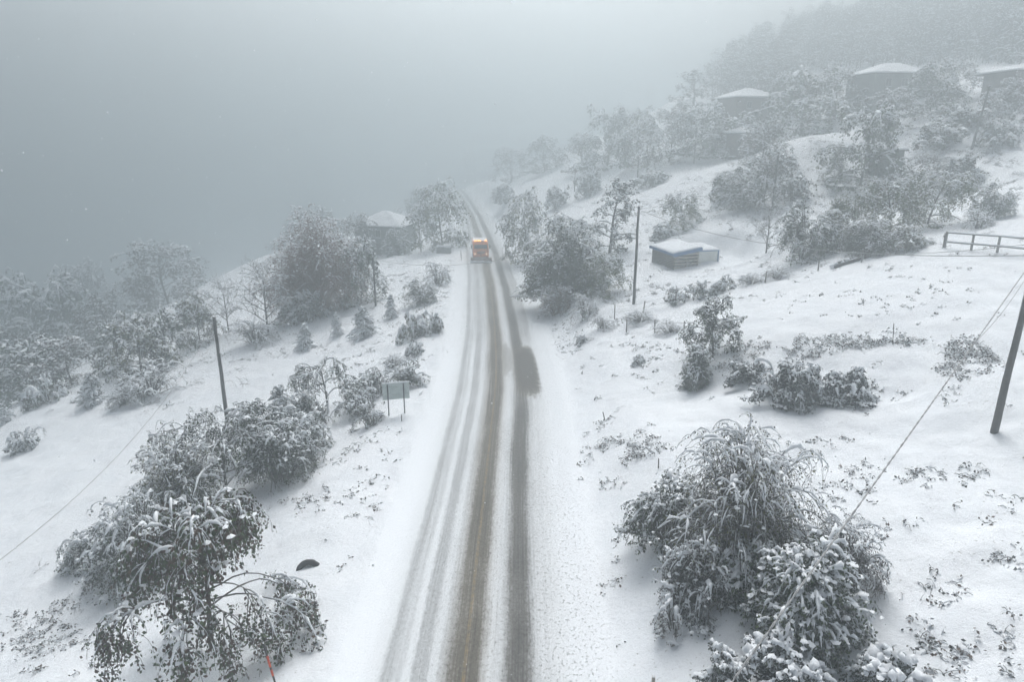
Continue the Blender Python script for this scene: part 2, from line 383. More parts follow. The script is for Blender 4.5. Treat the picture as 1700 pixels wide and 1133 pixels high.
    mx = n.nodes.new("ShaderNodeMix"); mx.data_type = 'RGBA'
    # the middle track carries brown grit
    br = ramp(n, math_('DIVIDE', math_('ADD', u, 7.0), 11.0), [(0.0, (0, 0, 0)), (0.36, (0, 0, 0)), (0.42, (1, 1, 1)), (0.5, (1, 1, 1)), (0.56, (0.15, 0.15, 0.15)), (1.0, (0.15, 0.15, 0.15))])
    bw4 = n.nodes.new("ShaderNodeRGBToBW"); L.new(br.outputs[0], bw4.inputs[0])
    L.new(math_('MAXIMUM', bw4.outputs[0], bl), mx.inputs[0]); L.new(r1.outputs[0], mx.inputs[6]); L.new(r2.outputs[0], mx.inputs[7])
    # worn yellow centre line showing only where the track is bare
    ln = math_('LESS_THAN', math_('ABSOLUTE', math_('ADD', u, 1.98)), 0.065)
    wear = ramp(n, e.outputs['Fac'], [(0.38, (0.0, 0.0, 0.0)), (0.65, (0.42, 0.42, 0.42))]); bw5 = n.nodes.new("ShaderNodeRGBToBW"); L.new(wear.outputs[0], bw5.inputs[0])
    lf = math_('MULTIPLY', math_('MULTIPLY', ln, bw5.outputs[0]), math_('GREATER_THAN', p, 0.42))
    my = n.nodes.new("ShaderNodeMix"); my.data_type = 'RGBA'; L.new(lf, my.inputs[0]); L.new(mx.outputs[2], my.inputs[6]); my.inputs[7].default_value = (0.42, 0.27, 0.07, 1)
    L.new(my.outputs[2], bs.inputs['Base Color'])
    ro = math_('SUBTRACT', 0.85, math_('MULTIPLY', p, 0.35)); L.new(ro, bs.inputs['Roughness'])
    bs.inputs['Specular IOR Level'].default_value = 0.25
    a = bump(n, gr.outputs['Fac'], 0.5, 0.03, bs)
    a = bump(n, math_('SUBTRACT', 1.0, p), 0.5, 0.05, bs, a)
    g = n.nodes.new("ShaderNodeNewGeometry"); n1 = noise_node(n, 2.6, 8, 0.72, g.outputs['Position']); n2 = noise_node(n, 14, 5, 0.7, g.outputs['Position'])
    q = math_('MAXIMUM', math_('SUBTRACT', 1.0, math_('MULTIPLY', p, 2.5)), 0.0)
    a = bump(n, math_('MULTIPLY', n1.outputs['Fac'], q), 0.5, 0.05, bs, a); bump(n, math_('MULTIPLY', n2.outputs['Fac'], q), 0.3, 0.02, bs, a)
    return m
def build_road():
    us = np.r_[np.linspace(-6.6, 3.4, 26)]; vs = np.r_[np.arange(-50, 60, 1.0), np.arange(60, 330, 1.5)]
    U, V = np.meshgrid(us, vs, indexing='ij')
    e = 0.5; dx = (road_x(V + e) - road_x(V - e)); nrm = np.sqrt(1 + dx * dx)
    c = -1.96; X = road_x(V) + c + (U - c) / nrm; Y = V - (U - c) * dx / nrm
    Z = height(X, Y); edge = np.minimum(1, np.minimum(U + 6.6, 3.4 - U) / 0.4)
    Z = np.where(V > 225, Z + 0.02, np.maximum(Z, 0) ) + 0.004
    Z = Z * 1.0 + 0.016 * edge
    b = MB(); idx = np.arange(U.size).reshape(U.shape)
    Fc = np.stack([idx[:-1, :-1], idx[1:, :-1], idx[1:, 1:], idx[:-1, 1:]], -1).reshape(-1, 4)
    b.add(np.stack([X, Y, Z], -1).reshape(-1, 3), Fc, 0, True)
    o = b.build("road", road_material())
    uvl = o.data.uv_layers.new(name="lane"); P = np.stack([U.ravel(), V.ravel()], -1)[Fc.ravel()]
    uvl.data.foreach_set('uv', P.astype(np.float32).ravel())
    tag(o, kind='structure', label='slushy road with dark wheel tracks curving left into fog')
build_road()

# ------------------------------------------------------------------ plants
def nrm(v): return v / (np.linalg.norm(v, axis=-1, keepdims=True) + 1e-9)
def grow(p0, d0, L, n, droop, wob, rs, lift=0.0):
    N = len(p0); P = np.zeros((N, n, 3)); P[:, 0] = p0; d = nrm(d0.copy()); L = np.broadcast_to(L, (N,))
    droop = np.broadcast_to(droop, (N,))
    for i in range(1, n):
        d = d + rs.randn(N, 3) * wob; d[:, 2] += lift - droop * (i / n) * 2.0 / n
        d = nrm(d); P[:, i] = P[:, i - 1] + d * (L / (n - 1))[:, None]
    return P
def pick(P, k, rs, t0=0.25, t1=1.0):
    """k child origins per polyline: positions, tangents, parent param"""
    N, n, _ = P.shape; t = t0 + (t1 - t0) * rs.rand(N, k); f = t * (n - 1); i = np.minimum(f.astype(int), n - 2); w = (f - i)[..., None]
    ar = np.arange(N)[:, None]; a = P[ar, i]; c = P[ar, i + 1]
    return (a + (c - a) * w).reshape(-1, 3), nrm(c - a).reshape(-1, 3), t.ravel()
def side_dirs(T, spread, rs, out=None, up=0.2):
    r = rs.randn(len(T), 3); r -= (r * T).sum(1, keepdims=True) * T; r = nrm(r)
    d = nrm(T * (1 - spread) + r * spread); d[:, 2] += up; return nrm(d)
def leaves(b, P, k, size, mi, rs, hang=0.5, spread=1.0, t0=0.15):
    c, T, _ = pick(P, k, rs, t0, 1.0); n = len(c)
    c = c + rs.randn(n, 3) * size * 0.55 * spread; c[:, 2] -= size * 0.35 * rs.rand(n)
    a = nrm(rs.randn(n, 3) * np.array([1, 1, 0.7]) + np.array([0, 0, -hang * 3])); s = nrm(np.cross(a, rs.randn(n, 3)))
    L = size * (0.7 + 0.7 * rs.rand(n, 1)); W = L * 0.33
    V = np.stack([c, c + a * L * 0.5 + s * W, c + a * L, c + a * L * 0.5 - s * W], 1)
    mats = mi if isinstance(mi, (list, tuple)) else [mi]
    which = rs.randint(0, len(mats), n)
    for j, m_ in enumerate(mats):
        q = V[which == j]
        if len(q): b.add(q.reshape(-1, 3), np.arange(len(q) * 4).reshape(-1, 4), m_)
def lumps(b, c, sx, sz, mi, rs):
    if COVER[0] is not None and len(c): q = rs.rand(len(c)) < 0.08 + 1.1 * COVER[0](c); c, sx, sz = c[q], sx[q], sz[q]
    n = len(c); 
    if n == 0: return
    an = rs.rand(n)[:, None] * 6.28 + np.arange(5)[None] * 2 * np.pi / 5
    rx = sx[:, None] * (0.6 + 0.7 * rs.rand(n, 5)); ring = np.stack([np.cos(an) * rx, np.sin(an) * rx, (rs.rand(n, 5) - 0.6) * sz[:, None] * 0.8], -1) + c[:, None]
    top = c + np.c_[rs.randn(n, 2) * sx[:, None] * 0.15, sz]; V = np.concatenate([ring, top[:, None]], 1)
    base = np.arange(n)[:, None] * 6
    Fc = np.concatenate([np.stack([base[:, 0] + i, base[:, 0] + (i + 1) % 5, base[:, 0] + 5], -1) for i in range(5)])
    b.add(V.reshape(-1, 3), Fc, mi, True)
class Cover:
    '''height map of the crown top: snow settles on what lies near it'''
    def __init__(s, pts, cell, depth):
        s.c = cell; s.d = depth; pts = pts.reshape(-1, 3); s.lo = pts[:, :2].min(0) - 3 * cell
        n = ((pts[:, :2].max(0) - s.lo) / cell).astype(int) + 4; s.m = np.full(tuple(n), -50.0)
        ij = ((pts[:, :2] - s.lo) / cell).astype(int); np.maximum.at(s.m, (ij[:, 0], ij[:, 1]), pts[:, 2])
    def __call__(s, P):
        ij = np.clip(((P[..., :2] - s.lo) / s.c).astype(int), 0, np.array(s.m.shape) - 1); return np.exp(-np.maximum(s.m[ij[..., 0], ij[..., 1]] - P[..., 2], 0) / s.d)
COVER = [None]
def snow_on(b, P, r, mi, rs, k=1.0, keep=0.85):
    """snow lying along the upper side of branches"""
    T = nrm(np.gradient(P, axis=1)); flat = np.clip(1.25 - np.abs(T[..., 2]) * 1.0, 0.12, 1)
    th = (r * 0.9 + k * (0.35 + 0.9 * rs.rand(*r.shape))) * flat * (rs.rand(*r.shape) < keep)
    if COVER[0] is not None: th = th * (0.12 + 1.05 * COVER[0](P))
    th = np.maximum(th, 1e-4); th[:, 0] *= 0.4; th[:, -1] *= 0.5
    Q = P.copy(); Q[..., 2] += r * 0.7 + th * 0.45
    V, Fc = tubes(Q, th, 4); b.add(V, Fc, mi, True)
#   material slots for every plant: 0 wood, 1-2 leaf kinds, 3 snow
def make_tree(h, w, seed, leaf=0.09, t2=0.25, l2=1.0, limbs=14, br=6, tw=5, lk=10, droop=1.0, wood='bark', lm=('leaf', 'dark'), snowk=0.03, trunk_frac=0.28, lumpk=1.0, low=0.25, top_bias=1.0, lean=0.0, px=0.03):
    rs = np.random.RandomState(seed); R_ = w / 2
    tr = grow(np.array([[0, 0, -0.4]]), np.array([[lean, 0.02, 1.0]]), h * 0.86, 9, 0, 0.05, rs)[0]
    rt = np.linspace(max(0.045 * h ** 0.9 * 0.5, 0.04), 0.018 * h ** 0.5, 9)
    tb = MB(); tb.tube(tr, rt, 7, 0)
    ti = np.linspace(low, 1.0, limbs) ** top_bias; f = ti * 8; i = np.minimum(f.astype(int), 7); p0 = tr[i] + (tr[i + 1] - tr[i]) * (f - i)[:, None]
    an = np.arange(limbs) * 2.399 + rs.rand(limbs) * 0.8; el = 0.25 + 0.85 * ti + 0.2 * rs.randn(limbs)
    d0 = np.c_[np.cos(an) * np.cos(el), np.sin(an) * np.cos(el), np.sin(el)]
    reach = R_ * (1.15 - 0.55 * np.abs(ti - 0.45) * 1.6) * (0.85 + 0.35 * rs.rand(limbs))
    L1 = grow(p0, d0, reach * 1.15, 9, droop * 1.1, 0.10, rs)
    c = MB()
    r1 = np.linspace(1, 0.25, 9)[None] * rt[np.minimum(i + 1, 8)][:, None] * 0.6; r1 = np.maximum(r1, px * 0.3)
    a, T, t = pick(L1, br, rs, t2, 1.0); L2 = grow(a, side_dirs(T, 0.55, rs, up=0.25), l2 * R_ * (0.55 - 0.2 * t) * (0.6 + 0.6 * rs.rand(len(a))), 7, droop * 1.9, 0.12, rs)
    L1[..., 2] = np.maximum(L1[..., 2], 0.05); L2[..., 2] = np.maximum(L2[..., 2], 0.05)
    a, T, t = pick(L2, tw, rs, 0.2, 1.0); L3 = grow(a, side_dirs(T, 0.6, rs, up=0.1), R_ * 0.30 * (0.5 + 0.8 * rs.rand(len(a))), 5, droop * 2.6, 0.12, rs)
    L3[..., 2] = np.maximum(L3[..., 2], 0.02)
    COVER[0] = Cover(np.concatenate([L2.reshape(-1, 3), L3.reshape(-1, 3)]), max(w / 26, 0.16), max(0.35, 0.11 * h))
    V, Fc = tubes(L1, r1, 4); c.add(V, Fc, 0, True); snow_on(c, L1, r1, 3, rs, snowk * 1.1)
    r2 = np.broadcast_to(np.linspace(0.03, 0.010, 7)[None] * (h / 7) ** 0.5, L2.shape[:2]); r2 = np.maximum(r2, px * 0.22)
    V, Fc = tubes(L2, r2, 3); c.add(V, Fc, 0, True); snow_on(c, L2, r2, 3, rs, snowk)
    r3 = np.full(L3.shape[:2], max(0.008, px * 0.16)); V, Fc = tubes(L3, r3, 3); c.add(V, Fc, 0, True); snow_on(c, L3, r3, 3, rs, snowk * 0.8, 0.6)
    if lk:
        leaves(c, L3, lk, leaf, [1, 2], rs); leaves(c, L2, max(lk // 2, 1), leaf, [1, 2], rs)
        a, T, t = pick(L3, max(int(round(lumpk * 2)), 1), rs, 0.2, 1.0); a[:, 2] += leaf * 0.4; n = len(a); kk = rs.rand(n) < lumpk * 0.5
        lumps(c, a[kk], leaf * (0.4 + 0.8 * rs.rand(kk.sum()) ** 2), leaf * (0.3 + 0.4 * rs.rand(kk.sum())), 3, rs)
        a, T, t = pick(L2, 2, rs, 0.2, 1.0); kk = rs.rand(len(a)) < 0.35 * lumpk; lumps(c, a[kk] + np.array([0, 0, leaf * 0.4]), leaf * (0.6 + 0.7 * rs.rand(kk.sum())), leaf * (0.4 + 0.4 * rs.rand(kk.sum())), 3, rs)
    COVER[0] = None
    return tb, c, [M[wood], M[lm[0]], M[lm[1]], M['cap']]
def make_bush(h, w, seed, leaf=0.08, stems=40, br=6, tw=3, lk=8, wood='twig', lm=('leaf', 'dark'), snowk=0.025, lumpk=1.0, arch=1.0, px=0.03, side=1.0):
    """many thin stems from the base that arch outwards and hang under the snow"""
    rs = np.random.RandomState(seed); R_ = w / 2
    an = rs.rand(stems) * 6.283; q = np.sqrt(rs.rand(stems)); p0 = np.c_[np.cos(an) * q * R_ * 0.35, np.sin(an) * q * R_ * 0.35 * side, np.full(stems, -0.15)]
    el = 1.45 - 0.55 * q; d0 = np.c_[np.cos(an) * np.cos(el), np.sin(an) * np.cos(el) * side, np.sin(el)]
    n1 = 12; L = (h * (1.0 - 0.42 * q ** 2) + R_ * (0.25 + 0.6 * q)) * (0.85 + 0.3 * rs.rand(stems))
    L1 = grow(p0, d0, L, n1, (0.55 + 2.3 * q) * arch * (0.8 + 0.5 * rs.rand(stems)), 0.07, rs)
    lob = 1 + 0.22 * np.sin(2 * an + seed) + 0.16 * np.sin(3 * an + 2.1 * seed) + 0.10 * np.sin(5 * an + 0.7 * seed); L1[..., :2] *= lob[:, None, None]; L1[..., 2] *= (1 + 0.16 * np.sin(2 * an + 1.7 * seed) + 0.12 * rs.randn(stems))[:, None]
    # keep inside the crown outline and above the ground
    zz = L1[..., 2]; s = h / max(np.percentile(zz.max(1), 92), 1e-3); L1[..., 2] = np.where(zz > 0, zz * s, zz)
    rr = np.linalg.norm(L1[..., :2], axis=2); s2 = R_ / max(np.percentile(rr.max(1), 93), 1e-3); L1[..., :2] *= s2
    L1[..., 2] = np.maximum(L1[..., 2], -0.15)
    zz = L1[..., 2]; L1[..., 2] = np.where(zz > 0.75 * h, 0.75 * h + 0.3 * h * np.tanh((zz - 0.75 * h) / (0.3 * h)), zz)
    c = MB(); r1 = np.broadcast_to(np.linspace(0.028, 0.010, n1)[None] * (h / 2.5) ** 0.5, L1.shape[:2]); r1 = np.maximum(r1, px * 0.2)
    a, T, t = pick(L1, br, rs, 0.3, 1.0); L2 = grow(a, side_dirs(T, 0.5, rs, up=0.15), 0.32 * min(h, w) * (0.35 + 0.7 * rs.rand(len(a))), 6, 2.2 * arch, 0.12, rs)
    L2[..., 2] = np.maximum(L2[..., 2], 0.0); P = L2
    if tw:
        a, T, t = pick(L2, tw, rs, 0.2, 1.0); L3 = grow(a, side_dirs(T, 0.6, rs, up=0.05), 0.15 * min(h, w) * (0.4 + 0.8 * rs.rand(len(a))), 4, 2.4, 0.12, rs)
        L3[..., 2] = np.maximum(L3[..., 2], 0.0); P = L3
    COVER[0] = Cover(np.concatenate([L1.reshape(-1, 3), L2.reshape(-1, 3), P.reshape(-1, 3)]), max(w / 26, 0.13), max(0.28, 0.12 * h))
    V, Fc = tubes(L1, r1, 4); c.add(V, Fc, 0, True); snow_on(c, L1, r1, 3, rs, snowk * 1.6, 0.93)
    r2 = np.full(L2.shape[:2], max(0.008, px * 0.15)); V, Fc = tubes(L2, r2, 3); c.add(V, Fc, 0, True); snow_on(c, L2, r2, 3, rs, snowk, 0.8)
    if tw: r3 = np.full(L3.shape[:2], max(0.006, px * 0.12)); V, Fc = tubes(L3, r3, 3); c.add(V, Fc, 0, True); snow_on(c, L3, r3, 3, rs, snowk * 0.7, 0.6)
    if lk:
        leaves(c, P, lk, leaf, [1, 2], rs); leaves(c, L2, lk, leaf, [1, 2], rs)
        a, T, t = pick(P, 2, rs, 0.1, 1.0); kk = rs.rand(len(a)) < lumpk * 0.5; a = a[kk]; a[:, 2] += leaf * 0.4
        lumps(c, a, leaf * (0.45 + 0.9 * rs.rand(len(a))), leaf * (0.35 + 0.4 * rs.rand(len(a))), 3, rs)
    COVER[0] = None
    return None, c, [M[wood], M[lm[0]], M[lm[1]], M['cap']]
def make_conifer(h, w, seed, leaf=0.08, tiers=13, px=0.03, lk=26, snowk=0.04):
    rs = np.random.RandomState(seed)
    tb = MB(); tr = np.c_[np.zeros(6), np.zeros(6), np.linspace(-0.3, h, 6)]; tb.tube(tr, np.linspace(0.02 * h + 0.02, 0.01, 6), 6, 0)
    n = tiers * 7; t = np.repeat(np.linspace(0.04, 0.97, tiers), 7) + rs.randn(n) * 0.01; an = rs.rand(n) * 6.283
    el = 0.25 + 0.5 * t; p0 = np.c_[np.zeros(n), np.zeros(n), t * h]
    L1 = grow(p0, np.c_[np.cos(an) * np.cos(el), np.sin(an) * np.cos(el), np.sin(el)], w / 2 * 1.15 * (1 - t) ** 0.8 * (0.45 + 0.75 * rs.rand(n)) + 0.05 * h, 6, 1.5, 0.05, rs)
    L1[..., 2] = np.maximum(L1[..., 2], 0)
    c = MB(); r1 = np.full(L1.shape[:2], max(0.01, px * 0.2)); V, Fc = tubes(L1, r1, 3); c.add(V, Fc, 0, True); snow_on(c, L1, r1, 3, rs, snowk * 1.9)
    a, T, tt = pick(L1, 5, rs, 0.2, 1); L2 = grow(a, side_dirs(T, 0.5, rs, up=0), w * 0.12 * (0.5 + rs.rand(len(a))) * (1 - a[:, 2] / h * 0.6), 4, 1.5, 0.05, rs)
    r2 = np.full(L2.shape[:2], max(0.007, px * 0.14)); snow_on(c, L2, r2, 3, rs, snowk)
    leaves(c, L2, max(lk // 7, 2), leaf, [1, 2], rs, 0.6); leaves(c, L1, lk // 4, leaf, [1, 2], rs, 0.6)
    return tb, c, [M['bark'], M['pine'], M['dark'], M['cap']]

def place(kind_name, made, loc, rz, label, cat, group=None, scale=None):
    tb, c, mats = made
    if tb is None:
        o = c.build(kind_name, mats, loc=loc); o.rotation_euler = (0, 0, rz)
        if scale: o.scale = scale
        return tag(o, label, cat, group)
    t = empty(kind_name, loc, rz, scale)
    tb.build("trunk", mats, t); c.build("crown", mats, t)
    return tag(t, label, cat, group)
#BEGIN_PLANTS
rng = random.Random(11)
PROTO = {}
def proto(key):
    if key not in PROTO:
        k = {
         'bush1': lambda: (make_bush(3, 3.8, 21, leaf=0.10, stems=46, br=6, tw=3, lk=5, px=0.06, snowk=0.045, lm=('leaf', 'dark')), 3, 3.8),
         'bush2': lambda: (make_bush(3, 3.8, 22, leaf=0.10, stems=46, br=6, tw=3, lk=5, px=0.06, snowk=0.05, lm=('olive', 'dark'), arch=1.3), 3, 3.8),
         'twig1': lambda: (make_bush(2, 3, 23, leaf=0.06, stems=46, br=5, tw=2, lk=1, px=0.05, snowk=0.035, lm=('brown', 'dark')), 2, 3),
         'red1':  lambda: (make_bush(2, 3.4, 24, leaf=0.07, stems=60, br=6, tw=2, lk=2, px=0.06, snowk=0.025, wood='redtwig', lm=('brown', 'dark')), 2, 3.4),
         'low1':  lambda: (make_bush(1, 3, 25, leaf=0.09, stems=36, br=5, tw=2, lk=5, px=0.045, snowk=0.05, lm=('leaf', 'brown'), arch=1.5), 1, 3),
         'low2':  lambda: (make_bush(1, 3, 26, leaf=0.09, stems=36, br=5, tw=2, lk=5, px=0.045, snowk=0.055, lm=('dark', 'dark'), arch=1.6), 1, 3),
         'tree1': lambda: (make_bush(6, 6.5, 31, leaf=0.14, stems=110, br=9, tw=4, lk=4, px=0.07, snowk=0.065, lm=('leaf', 'dark'), arch=1.15), 6, 6.5),
         'tree2': lambda: (make_tree(6, 6, 32, leaf=0.16, limbs=22, br=7, tw=4, lk=8, px=0.06, snowk=0.05, lm=('olive', 'leaf'), droop=1.7, low=0.12, l2=1.2), 6, 6),
         'redtree': lambda: (make_bush(9, 11, 33, leaf=0.17, stems=90, br=11, tw=5, lk=4, px=0.08, snowk=0.06, lm=('russet', 'russet'), wood='redtwig', arch=0.75), 9, 11),
         'bare1': lambda: (make_tree(6, 5, 34, leaf=0.07, limbs=14, br=6, tw=5, lk=1, px=0.06, snowk=0.03, lm=('brown', 'dark'), droop=0.35, lumpk=0.1), 6, 5),
         'far1':  lambda: (make_tree(8, 8, 35, leaf=0.30, limbs=24, br=6, tw=3, lk=6, px=0.13, snowk=0.10, lm=('dark', 'leaf'), low=0.04, droop=1.6, l2=1.3), 8, 8),
         'far2':  lambda: (make_tree(8, 8, 36, leaf=0.28, limbs=22, br=6, tw=4, lk=4, px=0.13, snowk=0.09, lm=('brown', 'dark'), low=0.05, droop=0.8, l2=1.3), 8, 8),
         'far3':  lambda: (make_tree(8, 8, 37, leaf=0.28, limbs=24, br=6, tw=3, lk=6, px=0.13, snowk=0.09, lm=('olive', 'dark'), low=0.04, droop=1.7, l2=1.3), 8, 8),
         'fartall': lambda: (make_tree(12, 5, 38, leaf=0.3, limbs=22, br=4, tw=3, lk=6, px=0.13, snowk=0.08, lm=('dark', 'dark'), low=0.1, droop=0.6), 12, 5),
         'farbush': lambda: (make_bush(3, 5, 39, leaf=0.22, stems=34, br=5, tw=2, lk=4, px=0.12, snowk=0.09, lm=('brown', 'dark')), 3, 5),
         'con1': lambda: (make_conifer(2.6, 2.2, 41, leaf=0.10, px=0.05, snowk=0.06), 2.6, 2.2),
         'con2': lambda: (make_conifer(2.6, 2.6, 42, leaf=0.10, tiers=10, px=0.05, snowk=0.06), 2.6, 2.6),
        }[key]()
        PROTO[key] = [k[0], k[1], k[2], None]
    return PROTO[key]
def put(kind, key, px, py, hp, wp, label, cat, group=None, D=None):
    p, d = G(px, py)
    if D is not None:
        r = ray(px, py); d = D; q = CAM + r * D; p = np.array([q[0], q[1], float(height(q[0], q[1]))])
    pr = proto(key); h, w = hp * d / F, wp * d / F
    scl = (w / pr[2], w / pr[2], h / pr[1]); rz = rng.uniform(0, 6.28)
    if pr[3] is None:
        o = place(kind, pr[0], tuple(p), rz, label, cat, group, scl); pr[3] = o
    else:
        o = copy_tree(pr[3]); o.name = kind; o.location = p; o.rotation_euler = (0, 0, rz); o.scale = scl
        for k_ in ('label', 'category', 'group'):
            if k_ in o: del o[k_]
        tag(o, label, cat, group)
    return o
def own(kind, px, py, hp, wp, fn, label, cat, group=None, d=None, rz=0.0, **kw):
    if d is None: p, d = G(px, py)
    else:
        q = CAM + ray(px, py) * d; p = np.array([q[0], q[1], float(height(q[0], q[1]))])
    return place(kind, fn(hp * d / F, wp * d / F, px=d / 678, **kw), tuple(p), rz, label, cat, group)

# --- near plants, each modelled on its own
g0 = 'snow laden plants on the left bank'
own('tree', 352, 1074, 262, 298, make_tree, 'nearest tree, drooping dark green leaves under snow, bottom left', 'tree', g0, seed=101, leaf=0.14, limbs=19, br=9, tw=7, lk=10, snowk=0.05, droop=2.1, low=0.42, t2=0.5, l2=1.15, rz=4.7, lumpk=0.7, lean=-0.05, lm=('leaf', 'brown'))
own('bush', 285, 800, 75, 110, make_bush, 'smaller snowy bush at the outer side of the bank thicket, beyond the olive grey one', 'bush', g0, lumpk=0.5, seed=116, leaf=0.09, stems=50, br=7, tw=3, lk=4, snowk=0.05, arch=1.4, lm=('olive', 'dark'))
own('bush', 245, 945, 125, 200, make_bush, 'wide arching snow covered bush just left behind the nearest tree', 'bush', g0, lumpk=0.5, seed=102, leaf=0.10, stems=80, br=8, tw=4, lk=3, snowk=0.078, arch=1.5)
own('bush', 165, 930, 55, 110, make_bush, 'low snow pressed bush at the outer left end of the bank thicket', 'bush', g0, lumpk=0.5, seed=103, leaf=0.09, stems=50, br=7, tw=3, lk=3, snowk=0.070, arch=1.7)
own('bush', 300, 860, 120, 160, make_bush, 'olive grey bush bowed by snow, between nearest tree and field', 'bush', g0, lumpk=0.5, seed=104, leaf=0.10, stems=70, br=7, tw=4, lk=4, snowk=0.062, lm=('olive', 'dark'))
own('tree', 378, 822, 130, 215, make_tree, 'rounded small tree with dark trunk below the left utility pole', 'tree', g0, seed=105, leaf=0.12, limbs=20, br=7, tw=5, lk=8, snowk=0.04, droop=1.5, low=0.25)
own('bush', 470, 795, 95, 150, make_bush, 'grey green bush right of the left utility pole foot', 'bush', g0, lumpk=0.5, seed=106, leaf=0.10, stems=70, br=7, tw=4, lk=4, snowk=0.062)
own('bush', 430, 745, 75, 120, make_bush, 'snow dusted bush directly at the left utility pole foot', 'bush', g0, lumpk=0.5, seed=107, leaf=0.10, stems=60, br=7, tw=3, lk=4, snowk=0.070)
own('conifer', 470, 722, 85, 70, make_conifer, 'small pointed evergreen rising from the left bank thicket', 'conifer', g0, seed=108, leaf=0.10)
own('bush', 510, 745, 55, 90, make_bush, 'flattened bush beside the small evergreen, nearer the road', 'bush', g0, lumpk=0.5, seed=109, leaf=0.09, stems=45, br=6, tw=3, lk=3, snowk=0.062, arch=1.5)
own('tree', 545, 685, 102, 112, make_tree, 'small umbrella shaped tree with dark trunk left of the road sign', 'tree', g0, seed=110, leaf=0.10, limbs=11, br=6, tw=5, lk=7, snowk=0.045, droop=1.9, low=0.4, t2=0.45, l2=1.2)
own('bush', 505, 700, 55, 80, make_bush, 'dense bush at the foot of the umbrella shaped tree, left side', 'bush', g0, lumpk=0.5, seed=111, leaf=0.09, stems=45, br=6, tw=3, lk=4, snowk=0.062)
own('bush', 592, 685, 50, 80, make_bush, 'scraggly bush between umbrella shaped tree and road sign', 'bush', g0, lumpk=0.5, seed=112, leaf=0.09, stems=36, br=6, tw=3, lk=3, snowk=0.054)
own('bush', 612, 705, 40, 55, make_bush, 'little twiggy bush just left of the sign posts', 'bush', g0, lumpk=0.5, seed=113, leaf=0.07, stems=26, br=6, tw=2, lk=3, snowk=0.047, arch=1.2)
own('bush', 625, 655, 45, 75, make_bush, 'leafy bush behind the road sign panel', 'bush', g0, lumpk=0.5, seed=114, leaf=0.09, stems=36, br=6, tw=3, lk=3, snowk=0.047)
own('bush', 678, 640, 42, 62, make_bush, 'loose bush right behind the road sign, towards the road', 'bush', g0, lumpk=0.5, seed=115, leaf=0.09, stems=36, br=6, tw=3, lk=3, snowk=0.047)
g1 = 'snow laden plants on the right slope'
own('bush', 1225, 935, 215, 225, make_bush, 'tall dome shaped bush with long hanging stems, right of the road', 'bush', g1, lumpk=0.5, seed=121, leaf=0.085, stems=170, br=8, tw=3, lk=3, snowk=0.052, arch=1.35, lm=('olive', 'dark'))
own('bush', 1110, 895, 95, 140, make_bush, 'dark bush leaning against the left side of the dome bush', 'bush', g1, lumpk=0.5, seed=122, leaf=0.09, stems=80, br=8, tw=4, lk=5, snowk=0.070, lm=('dark', 'leaf'), arch=1.4)
own('bush', 1160, 1000, 100, 130, make_bush, 'arching thin stemmed bush at the roadside foot of the dome bush', 'bush', g1, lumpk=0.5, seed=123, leaf=0.075, stems=70, br=7, tw=3, lk=3, snowk=0.054, arch=1.5, lm=('dark', 'dark'))
own('bush', 1120, 1040, 60, 90, make_bush, 'low hooped twigs weighed down by snow nearest the right roadside', 'bush', g1, lumpk=0.5, seed=124, leaf=0.06, stems=26, br=5, tw=2, lk=3, snowk=0.062, arch=2.2, lm=('brown', 'dark'))
own('bush', 1250, 985, 85, 110, make_bush, 'snow clumped bush in front of the dome bush', 'bush', g1, lumpk=0.5, seed=125, leaf=0.11, stems=60, br=8, tw=3, lk=5, snowk=0.093, lm=('pine', 'leaf'))
own('bush', 1335, 1070, 165, 165, make_bush, 'large evergreen bush with thick snow clumps under the cable', 'bush', g1, seed=126, leaf=0.11, stems=110, br=9, tw=4, lk=6, snowk=0.085, lm=('pine', 'leaf'), lumpk=0.8)
own('bush', 1400, 975, 115, 120, make_bush, 'pale twiggy bush above the large evergreen bush', 'bush', g1, lumpk=0.5, seed=127, leaf=0.06, stems=70, br=8, tw=3, lk=3, snowk=0.047, lm=('brown', 'dark'))
own('bush', 1300, 1160, 95, 125, make_bush, 'snow buried evergreen bush at the bottom edge beneath the cable', 'bush', g1, seed=128, leaf=0.11, stems=70, br=8, tw=3, lk=5, snowk=0.109, lm=('pine', 'dark'), lumpk=0.8)
own('bush', 1205, 1150, 70, 80, make_bush, 'small snowy bush at the bottom edge left of the cable', 'bush', g1, lumpk=0.5, seed=129, leaf=0.09, stems=40, br=7, tw=3, lk=4, snowk=0.078, lm=('pine', 'dark'))
own('bush', 1475, 1165, 75, 130, make_bush, 'bush almost buried in snow at the bottom right edge', 'bush', g1, seed=130, leaf=0.10, stems=60, br=7, tw=3, lk=5, snowk=0.116, arch=1.4, lm=('pine', 'dark'), lumpk=0.8)
own('tree', 1183, 590, 85, 85, make_tree, 'small rounded leafy tree on the bank above the side track', 'tree', g1, seed=131, leaf=0.12, limbs=18, br=7, tw=5, lk=9, snowk=0.035, low=0.15, lm=('dark', 'leaf'))
own('bush', 1155, 640, 62, 58, make_bush, 'compact dark bush at the left end of the side track bank', 'bush', g1, lumpk=0.5, seed=132, leaf=0.09, stems=60, br=7, tw=4, lk=5, snowk=0.047, lm=('dark', 'leaf'))
own('bush', 1245, 632, 30, 90, make_bush, 'flat dark bush under the snow lip of the side track bank', 'bush', g1, seed=133, leaf=0.11, stems=50, br=7, tw=3, lk=6, snowk=0.039, lm=('dark', 'dark'), arch=1.6, lumpk=0.8)
own('bush', 1300, 665, 62, 100, make_bush, 'drooping dark bush in the middle of the side track bank', 'bush', g1, lumpk=0.5, seed=134, leaf=0.11, stems=60, br=7, tw=3, lk=5, snowk=0.070, lm=('dark', 'dark'), arch=1.5)
